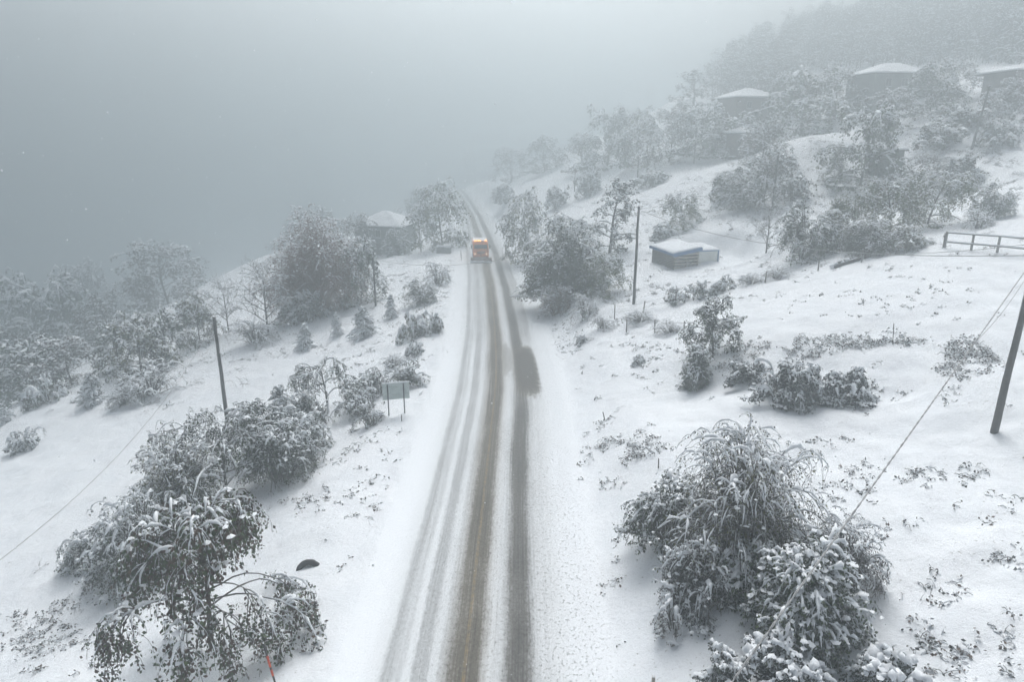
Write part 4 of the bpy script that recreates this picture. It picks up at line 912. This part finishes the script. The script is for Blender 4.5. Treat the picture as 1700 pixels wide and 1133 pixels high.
    for s in range(2):
        a = s * n; Fs.append([a, a + n, a + 4 * n, a + 3 * n]); a = s * n + n - 1; Fs.append([a, a + 3 * n, a + 4 * n, a + n])
    for i in range(n - 1):
        a = i; Fs.append([a, a + 3 * n, a + 3 * n + 1, a + 1]); a = 2 * n + i; Fs.append([a, a + 1, a + 3 * n + 1, a + 3 * n])
    pl.poly(V, Fs); pb = pl.build('plough_blade', M['blade'], t)
    e = MB(); e.box((0, -0.98, 0.06), (3.2, 0.08, 0.16), 0, a0); e.build('cutting_edge', M['darksteel'], pb)
    rs = np.random.RandomState(4); xx = rs.uniform(-1.55, 1.55, 60); sn = MB(); xx = np.linspace(-1.65, 1.65, 24); sn.tube(np.c_[xx, -1.12 + xx * math.tan(a0) + 0.05 * rs.randn(24), 0.06 + 0.05 * rs.rand(24)], 0.13 + 0.12 * rs.rand(24), 8); sn.build('pushed_snow', M['cap'], t)
    e = MB(); e.tube([(-0.5, -0.5, 0.5), (-0.5, 0.3, 0.8)], 0.06, 8); e.tube([(0.5, -0.5, 0.5), (0.5, 0.3, 0.8)], 0.06, 8); e.tube([(0, -0.45, 0.95), (0, 0.25, 1.1)], 0.05, 8); e.build('lift_frame', M['darksteel'], t)
    for o_ in t.children: pass
truck()

# ------------------------------------------------------------------ buildings
def house(name, px, py, label, cat, wpx=None, w=10, d=8, h=5.0, rh=2.2, over=0.8, rz=0.0, wall='wallgreen', windows=(), dd=None, chimney=False, door=None, grp=None, porch=False):
    p, D = ground_pt(px, py, dd)
    if wpx: s = (wpx * D / F) / (w + 2 * over); w *= s; d *= s
    t = empty(name, tuple(p), rz); tag(t, label, cat, grp)
    b = MB(); b.box((0, 0, h / 2 - 0.75), (w, d, h + 1.5)); b.build('wall', M[wall], t)
    W, Dp = w / 2 + over, d / 2 + over; ridge = max(w - d, 0.6) / 2 * 0.9
    def roof(z, W, Dp, rh, th, mb, sag=0.0):
        nx_, ny_ = 21, 15; xs = np.linspace(-W, W, nx_); ys = np.linspace(-Dp, Dp, ny_); A, B = np.meshgrid(xs, ys, indexing='ij')
        fx = (W - np.abs(A)) / (W - ridge); fy = (Dp - np.abs(B)) / Dp; k = np.minimum(np.minimum(fx, fy), 1)
        Z = z + rh * k + sag * fbm(A * 0.7, B * 0.7, 3); Z2 = z + rh * k * 0.98 - th
        idx = np.arange(nx_ * ny_).reshape(nx_, ny_); Fc = np.stack([idx[:-1, :-1], idx[1:, :-1], idx[1:, 1:], idx[:-1, 1:]], -1).reshape(-1, 4)
        V = np.concatenate([np.stack([A, B, Z], -1).reshape(-1, 3), np.stack([A, B, Z2], -1).reshape(-1, 3)])
        m = nx_ * ny_; mb.add(V, np.concatenate([Fc, Fc[:, ::-1] + m]), 0)
        ring = list(idx[:, 0]) + list(idx[-1, 1:]) + list(idx[::-1, -1][1:]) + list(idx[0, ::-1][1:-1]); ring = np.array(ring); nx2 = np.roll(ring, -1)
        mb.f.append((np.stack([ring, ring + m, nx2 + m, nx2], -1) + mb.n - 2 * m, 0, False))
    r = MB(); roof(h, W, Dp, rh, 0.16, r); ro = r.build('roof', M['darkwood'], t)
    r = MB(); roof(h + 0.20, W - 0.03, Dp - 0.03, rh, 0.19, r, 0.12); r.build('roof_snow', M['cap'], ro)
    if chimney:
        c = MB(); c.box((w * 0.15, 0.4, h + rh + 0.2), (0.6, 0.6, 1.4)); c.build('chimney', M['stone'], ro)
    for (x, z, ww, hh) in windows:
        f = MB(); f.box((x, -d / 2 - 0.02, z), (ww + 0.16, 0.08, hh + 0.16)); fo = f.build('window', M['wallpale'], t)
        g = MB(); 
        for sx in (-1, 1): g.box((x + sx * ww * 0.26, -d / 2 - 0.07, z), (ww * 0.44, 0.03, hh)); 
        g.build('pane', M['glass'], fo)
        g = MB(); g.box((x, -d / 2 - 0.12, z - hh / 2 - 0.1), (ww + 0.3, 0.2, 0.06)); g.build('sill', M['cap'], fo)
    if door is not None:
        g = MB(); g.box((door, -d / 2 - 0.03, 1.05), (1.0, 0.08, 2.1)); do = g.build('door', M['darkwood'], t); g = MB(); g.box((door + 0.35, -d / 2 - 0.1, 1.05), (0.12, 0.06, 0.04)); g.build('handle', M['steel'], do)
    return t
house('house', 643, 418, 'grey green two storey house with snowy hipped roof left of the road', 'house', wpx=92, w=9, d=8, h=5.3, rh=2.3, over=0.9, rz=R(-14), windows=[(-2.2, 3.9, 0.9, 1.2), (0.2, 3.9, 0.9, 1.2), (2.4, 3.9, 0.9, 1.2), (-2.2, 1.4, 0.9, 1.2), (2.3, 1.4, 1.2, 1.2)], door=0.2)
house('house', 1238, 205, 'foggy house with snowy hipped roof, left of the two on the upper hillside', 'house', wpx=92, w=9, d=7, h=4.6, rh=1.8, over=0.9, rz=R(16), wall='wallbrown', windows=[(-2.0, 3.2, 1.0, 1.2), (1.2, 3.2, 1.0, 1.2)], dd=138, door=-0.3)
house('house', 1472, 168, 'wide foggy house with snowy hipped roof, right of the two on the upper hillside', 'house', wpx=122, w=11, d=8, h=5.0, rh=1.9, over=1.0, rz=R(8), wall='wallgreen', windows=[(-3.0, 3.6, 1.0, 1.2), (0.0, 3.6, 1.0, 1.2), (3.0, 3.6, 1.0, 1.2)], dd=122, door=1.4)
house('barn', 1240, 256, 'small foggy barn with snowy roof below the upper left house', 'barn', wpx=66, w=7, d=5, h=3.6, rh=1.3, over=0.6, rz=R(20), wall='wallbrown', dd=122, door=0.5)
house('hut', 1466, 284, 'low flat roofed hut behind the dark bare trunked tree', 'hut', wpx=48, w=5, d=4, h=2.7, rh=0.25, over=0.35, rz=R(10), wall='wallgreen', door=0.6)
house('house', 1700, 152, 'foggy house roof cut off by the right picture edge', 'house', wpx=110, w=10, d=8, h=2.6, rh=1.2, over=0.9, rz=R(5), wall='wallbrown', windows=[(-2.4, 1.6, 1.0, 1.0)])
house('hut', 715, 352, 'faint snowy roofed hut behind the house', 'hut', wpx=42, w=6, d=5, h=2.6, rh=1.3, over=0.6, rz=R(-10), wall='wallbrown', dd=165)

def shed():
    p, D = SHED, SHED_D; rz = R(20); t = empty('shed', tuple(p + np.array([0, 0, -0.05])), rz)
    tag(t, 'plank shed with snowy roof, blue sheet edging and pale side panel', 'shed')
    k = D / F; W = 47 * k; L = 4.6; H0, H1 = 1.75, 2.35          # x from 0 to W (front), y back; low at the front, high behind/right
    # corner posts
    for (x, y) in ((0.05, 0.05), (W - 0.05, 0.05), (0.05, L - 0.05), (W - 0.05, L - 0.05), (W * 0.5, 0.05)):
        b = MB(); b.box((x, y, 0.95), (0.12, 0.12, 2.1)); b.build('post', M['greywood'], t)
    b = MB(); rs = np.random.RandomState(2)
    for i in range(5):
        z = 0.25 + i * 0.36; b.box((W / 2, -0.04 + 0.01 * rs.randn(), z), (W, 0.03, 0.17 + 0.03 * rs.rand())); 
    b.build('front_planks', M['palewood'], t)
    b = MB(); b.poly([(W * 0.5, -0.08, 0.1), (W * 0.5 + 0.12, -0.08, 0.1), (W - 0.1, -0.08, 1.6), (W - 0.22, -0.08, 1.6), (W * 0.5, -0.06, 0.1), (W * 0.5 + 0.12, -0.06, 0.1), (W - 0.1, -0.06, 1.6), (W - 0.22, -0.06, 1.6)], [[0, 1, 2, 3], [7, 6, 5, 4], [0, 4, 5, 1], [1, 5, 6, 2], [2, 6, 7, 3], [3, 7, 4, 0]])
    b.build('brace', M['darkwood'], t)
    b = MB()
    for i in range(9):
        z = 0.18 + i * 0.19; b.box((-0.04 + 0.008 * rs.randn(), L / 2, z), (0.03, L - 0.02, 0.15))
    b.build('side_planks', M['darkwood'], t)
    b = MB(); b.box((W / 2, L - 0.1, 0.95), (W - 0.3, 0.03, 1.8)); b.box((W - 0.02, L / 2, 0.95), (0.03, L - 0.3, 1.8)); b.build('back_planks', M['darkwood'], t)
    def slab(mb, x0, x1, y0, y1, za, zb, zc, zd, th, n=10, rough=0.0, mi=0):
        xs = np.linspace(x0, x1, n); ys = np.linspace(y0, y1, n); A, B = np.meshgrid(xs, ys, indexing='ij'); u = (A - x0) / (x1 - x0); v = (B - y0) / (y1 - y0)
        Z = (za * (1 - u) + zb * u) * (1 - v) + (zc * (1 - u) + zd * u) * v; edge = np.minimum(np.minimum(u, 1 - u), np.minimum(v, 1 - v)) ; Zt = Z + th * np.minimum(1, 0.45 + edge * 4) + rough * fbm(A * 1.5 + 3, B * 1.5, 3)
        idx = np.arange(n * n).reshape(n, n); Fc = np.stack([idx[:-1, :-1], idx[1:, :-1], idx[1:, 1:], idx[:-1, 1:]], -1).reshape(-1, 4); m = n * n
        mb.add(np.concatenate([np.stack([A, B, Zt], -1).reshape(-1, 3), np.stack([A, B, Z], -1).reshape(-1, 3)]), np.concatenate([Fc, Fc[:, ::-1] + m]), mi, rough > 0)
        ring = np.array(list(idx[:, 0]) + list(idx[-1, 1:]) + list(idx[::-1, -1][1:]) + list(idx[0, ::-1][1:-1])); nx2 = np.roll(ring, -1); mb.f.append((np.stack([ring, ring + m, nx2 + m, nx2], -1) + mb.n - 2 * m, mi, False))
    b = MB(); slab(b, -0.3, W + 0.2, -0.35, L + 0.3, 1.75, 2.3, 1.95, 2.45, 0.07); ro = b.build('roof', M['darkwood'], t)
    b = MB(); slab(b, -0.28, W + 0.18, -0.30, L + 0.28, 1.83, 2.38, 2.03, 2.53, 0.22, 16, 0.05); b.build('roof_snow', M['cap'], ro)
    b = MB(); rs = np.random.RandomState(5)
    for i in range(12):
        x = -0.3 + i * (W + 0.5) / 12; z = 1.83 + 0.55 * (i + 0.5) / 12; b.box((x + (W + 0.5) / 24, -0.37, z - 0.12 - 0.04 * rs.rand()), ((W + 0.5) / 12 * 1.02, 0.03, 0.34 + 0.08 * rs.rand()), 0)
    b.build('blue_sheet', M['blue'], ro)
    b = MB()
    for i in range(12): b.box((-0.33, -0.3 + (i + 0.5) * (L + 0.5) / 12, 1.74 + 0.016 * i), (0.03, (L + 0.5) / 12 * 1.02, 0.24 + 0.05 * rs.rand()))
    b.build('blue_side_sheet', M['blue'], ro)
    X1 = W + 42 * k
    b = MB(); b.box(((W + 0.15 + X1) / 2, 0.45, 0.9), (X1 - W - 0.15, 0.05, 1.75)); b.build('side_panel', M['whitepanel'], t)
    b = MB(); b.box(((W + X1) / 2 + 0.1, 0.4, 1.84), (X1 - W + 0.1, 0.10, 0.10)); b.build('panel_trim', M['blue'], t)
    b = MB(); b.box((X1 + 0.08, 0.4, 0.9), (0.12, 0.12, 1.9)); b.build('post', M['blue'], t)
    b = MB(); b.box((X1 + 0.08, 2.2, 0.9), (0.06, 3.4, 1.7)); b.build('end_wall', M['darkwood'], t)
    b = MB(); slab(b, W + 0.22, X1 + 0.2, 0.3, 4.0, 1.90, 1.90, 2.2, 2.2, 0.16, 12, 0.04); b.build('annex_roof_snow', M['cap'], t)
shed()

# ------------------------------------------------------------------ fences
def rail_fence():
    pts = [G(1568, 412)[0], G(1612, 416)[0], G(1655, 420)[0], G(1702, 425)[0], G(1748, 430)[0]]
    hh = 27 * G(1568, 412)[1] / F
    t = empty('rail_fence', tuple(pts[0])); tag(t, 'grey wooden rail fence with snow topped rails at the upper field corner', 'fence')
    o = pts[0]
    for p in pts:
        b = MB(); q = p - o; b.box((q[0], q[1], q[2] + hh / 2 - 0.1), (0.12, 0.12, hh + 0.2), 0, 0.2); b.build('post', M['greywood'], t)
    for z in (0.38, 0.94):
        b = MB(); s = MB(); SP = []
        for a, c in zip(pts[:-1], pts[1:]):
            q0 = a - o + np.array([0, 0, z * hh]); q1 = c - o + np.array([0, 0, z * hh]); q0[1] -= 0.1; q1[1] -= 0.1
            P = np.array([q0, (q0 + q1) / 2, q1]); b.tube(P, 0.055, 6); P2 = q0 + (q1 - q0) * np.linspace(0.01, 0.99, 14)[:, None]; P2[:, 2] += 0.06; SP.append(P2)
        SP = np.concatenate(SP); s.tube(SP, 0.045 + 0.02 * np.random.RandomState(3).rand(len(SP)), 6); ro = b.build('rail', M['greywood'], t); s.build('snow', M['cap'], ro)
rail_fence()
def wire_fence(posts, label, hpx=22):
    pts = [G(*q) for q in posts]; o = pts[0][0]; t = empty('wire_fence', tuple(o)); tag(t, label, 'fence'); rs = np.random.RandomState(len(posts) + posts[0][0])
    tops = []
    for p, D in pts:
        h = hpx * D / F * rs.uniform(0.85, 1.15); q = p - o; b = MB(); lx, ly = rs.randn(2) * 0.06
        b.tube([q + np.array([0, 0, -0.2]), q + np.array([lx * 0.5, ly * 0.5, h / 2]), q + np.array([lx, ly, h])], [0.06, 0.055, 0.05], 7); po = b.build('post', M['greywood'], t)
        s = MB(); lumps(s, np.array([q + np.array([lx, ly, h])]), np.array([0.07]), np.array([0.08]), 0, rs); s.build('snow', M['cap'], po); tops.append((q, h))
    for f in (0.45, 0.85):
        b = MB()
        for (a, ha), (c, hc) in zip(tops[:-1], tops[1:]):
            A = a + np.array([0, 0, ha * f]); B = c + np.array([0, 0, hc * f]); P = A + (B - A) * np.linspace(0, 1, 8)[:, None]; P[:, 2] -= 0.06 * np.sin(np.linspace(0, np.pi, 8)); b.tube(P, 0.008, 5)
        b.build('wire', M['wire'], t)
wire_fence([(1020, 530), (1068, 520), (1120, 508)], 'short wire fence just below the middle pole')
wire_fence([(1040, 552), (1087, 553), (1135, 556)], 'short wire fence above the side track, nearer than the one at the pole')
wire_fence([(1270, 470), (1358, 450), (1430, 436), (1505, 420), (1566, 412)], 'long wire fence along the upper edge of the smooth field')

# ------------------------------------------------------------------ small things
def log():
    a, D = G(1385, 446); c, _ = G(1430, 432); t = empty('log_pile', tuple(a)); q = c - a; rs = np.random.RandomState(9)
    tag(t, 'snow covered logs with an upright stump beside the upper field fence', 'logs')
    for k in range(3):
        b = MB(); off = np.array([0, 0.22 * k, 0.12 + (0.16 if k == 1 else 0)]); P = np.array([off, q / 2 + off + [0, 0, 0.05], q + off]); b.tube(P, 0.13, 8); lo = b.build('log', M['bark'], t)
    s = MB(); P = q * np.linspace(-0.12, 1.05, 22)[:, None] + np.array([0, 0.22, 0.20]) + rs.randn(22, 3) * np.array([0.05, 0.05, 0.03]); s.tube(P, 0.16 + 0.20 * rs.rand(22) * np.sin(np.linspace(0.2, 2.9, 22)), 8); s.build('snow', M['cap'], t)
    b = MB(); q2 = q + np.array([0.4, 0, 0]); b.tube([q2 + [0, 0, -0.3], q2 + [0.03, 0, 0.5], q2 + [0, 0, 1.0]], [0.24, 0.2, 0.19], 9); st = b.build('stump', M['bark'], t)
    s = MB(); lumps(s, np.array([q2 + [0, 0, 1.0]]), np.array([0.26]), np.array([0.2]), 0, rs); s.build('snow', M['cap'], st)
log()
def sign():
    a, D = G(646, 690); c, _ = G(672, 686); k = D / F; t = empty('road_sign', tuple(a), 0); q = c - a; mid = (a + c) / 2
    tag(t, 'blank grey back of a rectangular road sign on two posts', 'sign', None)
    W = 44 * k; H = 28 * k; rz = math.atan2(q[1], q[0]); ux = np.array([math.cos(rz), math.sin(rz), 0]); tot = 55 * k
    m0 = q / 2
    for s_ in (0.0, 1.0):
        p = q * s_; b = MB(); b.box((p[0], p[1] - 0.04, tot / 2 - 0.2), (0.08, 0.08, tot + 0.3), 0, rz); b.build('post', M['darksteel'], t)
    b = MB(); b.box((m0[0], m0[1] + 0.04, tot - H / 2), (W, 0.03, H), 0, rz); bev(b.build('panel', M['steel'], t), 0.01)
    for z in (tot - H * 0.25, tot - H * 0.75):
        b = MB(); b.box((m0[0], m0[1] + 0.005, z), (W * 0.95, 0.03, 0.05), 0, rz); b.build('brace', M['steel'], t)
    rs = np.random.RandomState(1); s = MB(); P = m0 + ux * np.linspace(-W / 2, W / 2, 16)[:, None] + np.array([0, 0.03, tot + 0.02]); s.tube(P, 0.035 + 0.03 * rs.rand(16), 7); s.build('snow', M['cap'], t)
sign()
def stake():
    p, D = G(457, 1136); L = 86 * D / F; t = empty('snow_stake', tuple(p)); t.rotation_euler = (R(4), R(-6), 0)
    tag(t, 'thin snow stake banded black and red beside the nearest tree', 'marker')
    n = 5; z = np.linspace(-0.15, L, n + 1)
    b = MB(); b.tube(np.c_[np.zeros(6), np.zeros(6), z], 0.036, 10); b.build('rod', M['blackpaint'], t)
    for (a, c) in ((0.20, 0.36), (0.42, 0.70)):
        b = MB(); b.tube([(0, 0, a * L), (0, 0, c * L)], 0.0395, 10); b.build('red_band', M['redpaint'], t)
    s = MB(); lumps(s, np.array([[0, 0, L]]), np.array([0.05]), np.array([0.05]), 0, np.random.RandomState(1)); s.build('snow', M['cap'], t)
stake()
def tyre():
    p, D = G(512, 944); k = D / F; Rr = 23 * k; b = MB(); n, m_ = 48, 12; u = np.linspace(0, 2 * np.pi, n, endpoint=False); v = np.linspace(0, 2 * np.pi, m_, endpoint=False)
    U, V = np.meshgrid(u, v, indexing='ij'); rt = Rr * 0.24; A = Rr - rt + rt * np.cos(V) * 0.9; X = A * np.cos(U); Z = A * np.sin(U); Y = rt * 1.0 * np.sign(np.sin(V)) * np.abs(np.sin(V)) ** 0.7
    X = X + 0.012 * np.cos(V) * np.sign(np.sin(U * 36)); idx = np.arange(n * m_).reshape(n, m_)
    b.add(np.stack([X, Y, Z], -1).reshape(-1, 3), np.stack([idx, np.roll(idx, -1, 0), np.roll(np.roll(idx, -1, 0), -1, 1), np.roll(idx, -1, 1)], -1).reshape(-1, 4), 0, True)
    o = b.build('tyre', M['rubber'], None, (p[0], p[1], p[2] - Rr * 0.42)); o.rotation_euler = (R(-28), R(-24), R(12)); tag(o, 'black tyre half buried in snow right of the nearest tree', 'tyre')
tyre()
def post(name, px, py, hp, r, mat, label, cat, lean=0.0, cap=True, plate=None):
    p, D = G(px, py); h = max(hp * D / F, 0.4); t = empty(name, tuple(p)); t.rotation_euler = (0, lean, 0); tag(t, label, cat)
    b = MB(); b.tube([(0, 0, -0.2), (0, 0, h * 0.5), (0, 0, h)], r, 8); b.build('shaft', M[mat], t)
    if plate: b = MB(); b.box((0, -r - 0.02, h - plate[1] / 2), (plate[0], 0.03, plate[1])); b.build('plate', M['steel'], t)
    if cap: s = MB(); lumps(s, np.array([[0, 0, h]]), np.array([r * 1.3]), np.array([0.06]), 0, np.random.RandomState(2)); s.build('snow', M['cap'], t)
post('stake', 1084, 1140, 16, 0.06, 'palewood', 'pale wooden stake at the bottom edge right of the road', 'stake')
post('small_sign', 762, 412, 22, 0.05, 'darksteel', 'small roadside sign plate left of the plough truck', 'sign', plate=(0.5, 0.5))
post('marker_post', 766, 432, 16, 0.05, 'darksteel', 'dark marker post at the verge beside the plough truck', 'marker', R(-3))
post('stalk', 1482, 572, 36, 0.022, 'twig', 'single dead stalk standing in the smooth field', 'stalk', R(-6))
post('stake', 1004, 698, 15, 0.035, 'bark', 'short dark stake in the weeds right of the road', 'stake', R(-14))
post('stake', 1093, 778, 18, 0.03, 'bark', 'thin stake left above the dome bush', 'stake', R(-2))
post('stake', 667, 700, 12, 0.03, 'bark', 'tiny stake at the foot of the road sign', 'stake')
def low_wall():
    p, D = G(737, 420); k = D / F; t = empty('block_wall', tuple(p), R(-20)); tag(t, 'low grey block wall beside the road below the rounded tree', 'wall')
    b = MB(); b.box((0, 0, 10 * k / 2 - 0.2), (26 * k, 0.35, 10 * k + 0.4)); bev(b.build('wall', M['stone'], t), 0.02)
    b = MB(); rs = np.random.RandomState(1); b.tube(np.c_[np.linspace(-12.7 * k, 12.7 * k, 12), np.zeros(12), np.full(12, 10 * k + 0.06)], 0.2 + 0.06 * rs.rand(12), 8); b.build('snow', M['cap'], t)
low_wall()
# ------------------------------------------------------------------ falling snow
def flakes():
    rs = np.random.RandomState(8); n = 2200; b = MB(); d = 3.5 + 34 * rs.rand(n) ** 0.6
    px = rs.uniform(-200, 1900, n); py = rs.uniform(-150, 1250, n)
    P = CAM[None] + (FWD[None] + RGT[None] * ((px - 850) / F)[:, None] + UPV[None] * ((566.5 - py) / F)[:, None]) * d[:, None]
    hz = height(P[:, 0], P[:, 1]); d = d[P[:, 2] > hz + 0.3]; P = P[P[:, 2] > hz + 0.3]; n = len(P); s = (0.005 + 0.018 * rs.rand(n) ** 2.5) * np.clip(d / 9, 0.4, 1)
    o = np.array([[1, 0, 0], [-1, 0, 0], [0, 1, 0], [0, -1, 0], [0, 0, 1], [0, 0, -1.0]]); V = P[:, None] + o[None] * s[:, None, None] * rs.uniform(0.6, 1.2, (n, 6, 1))
    f = np.array([[0, 2, 4], [2, 1, 4], [1, 3, 4], [3, 0, 4], [2, 0, 5], [1, 2, 5], [3, 1, 5], [0, 3, 5]]); b.add(V.reshape(-1, 3), (np.arange(n)[:, None, None] * 6 + f[None]).reshape(-1, 3))
    tag(b.build('falling_snow', M['cap']), 'snowflakes drifting through the air', kind='stuff')
flakes()
#END_OBJECTS
#HAZE
# ------------------------------------------------------------------ haze
def haze():
    b = MB(); x0, x1, y0, y1, z0, z1 = -435, 435, -75, 735, -60, 68
    b.box(((x0 + x1) / 2, (y0 + y1) / 2, (z0 + z1) / 2), (x1 - x0, y1 - y0, z1 - z0))
    m = bpy.data.materials.new("haze_air"); m.use_nodes = True; n = m.node_tree; n.nodes.clear()
    o = n.nodes.new("ShaderNodeOutputMaterial"); v = n.nodes.new("ShaderNodeVolumePrincipled")
    v.inputs['Color'].default_value = (0.593, 0.641, 0.664, 1); v.inputs['Density'].default_value = FOG; v.inputs['Anisotropy'].default_value = 0.8
    n.links.new(v.outputs[0], o.inputs['Volume'])
    tag(b.build("haze", m), 'pale grey snow fog filling the air over the hillside', None, None, 'stuff')
haze()
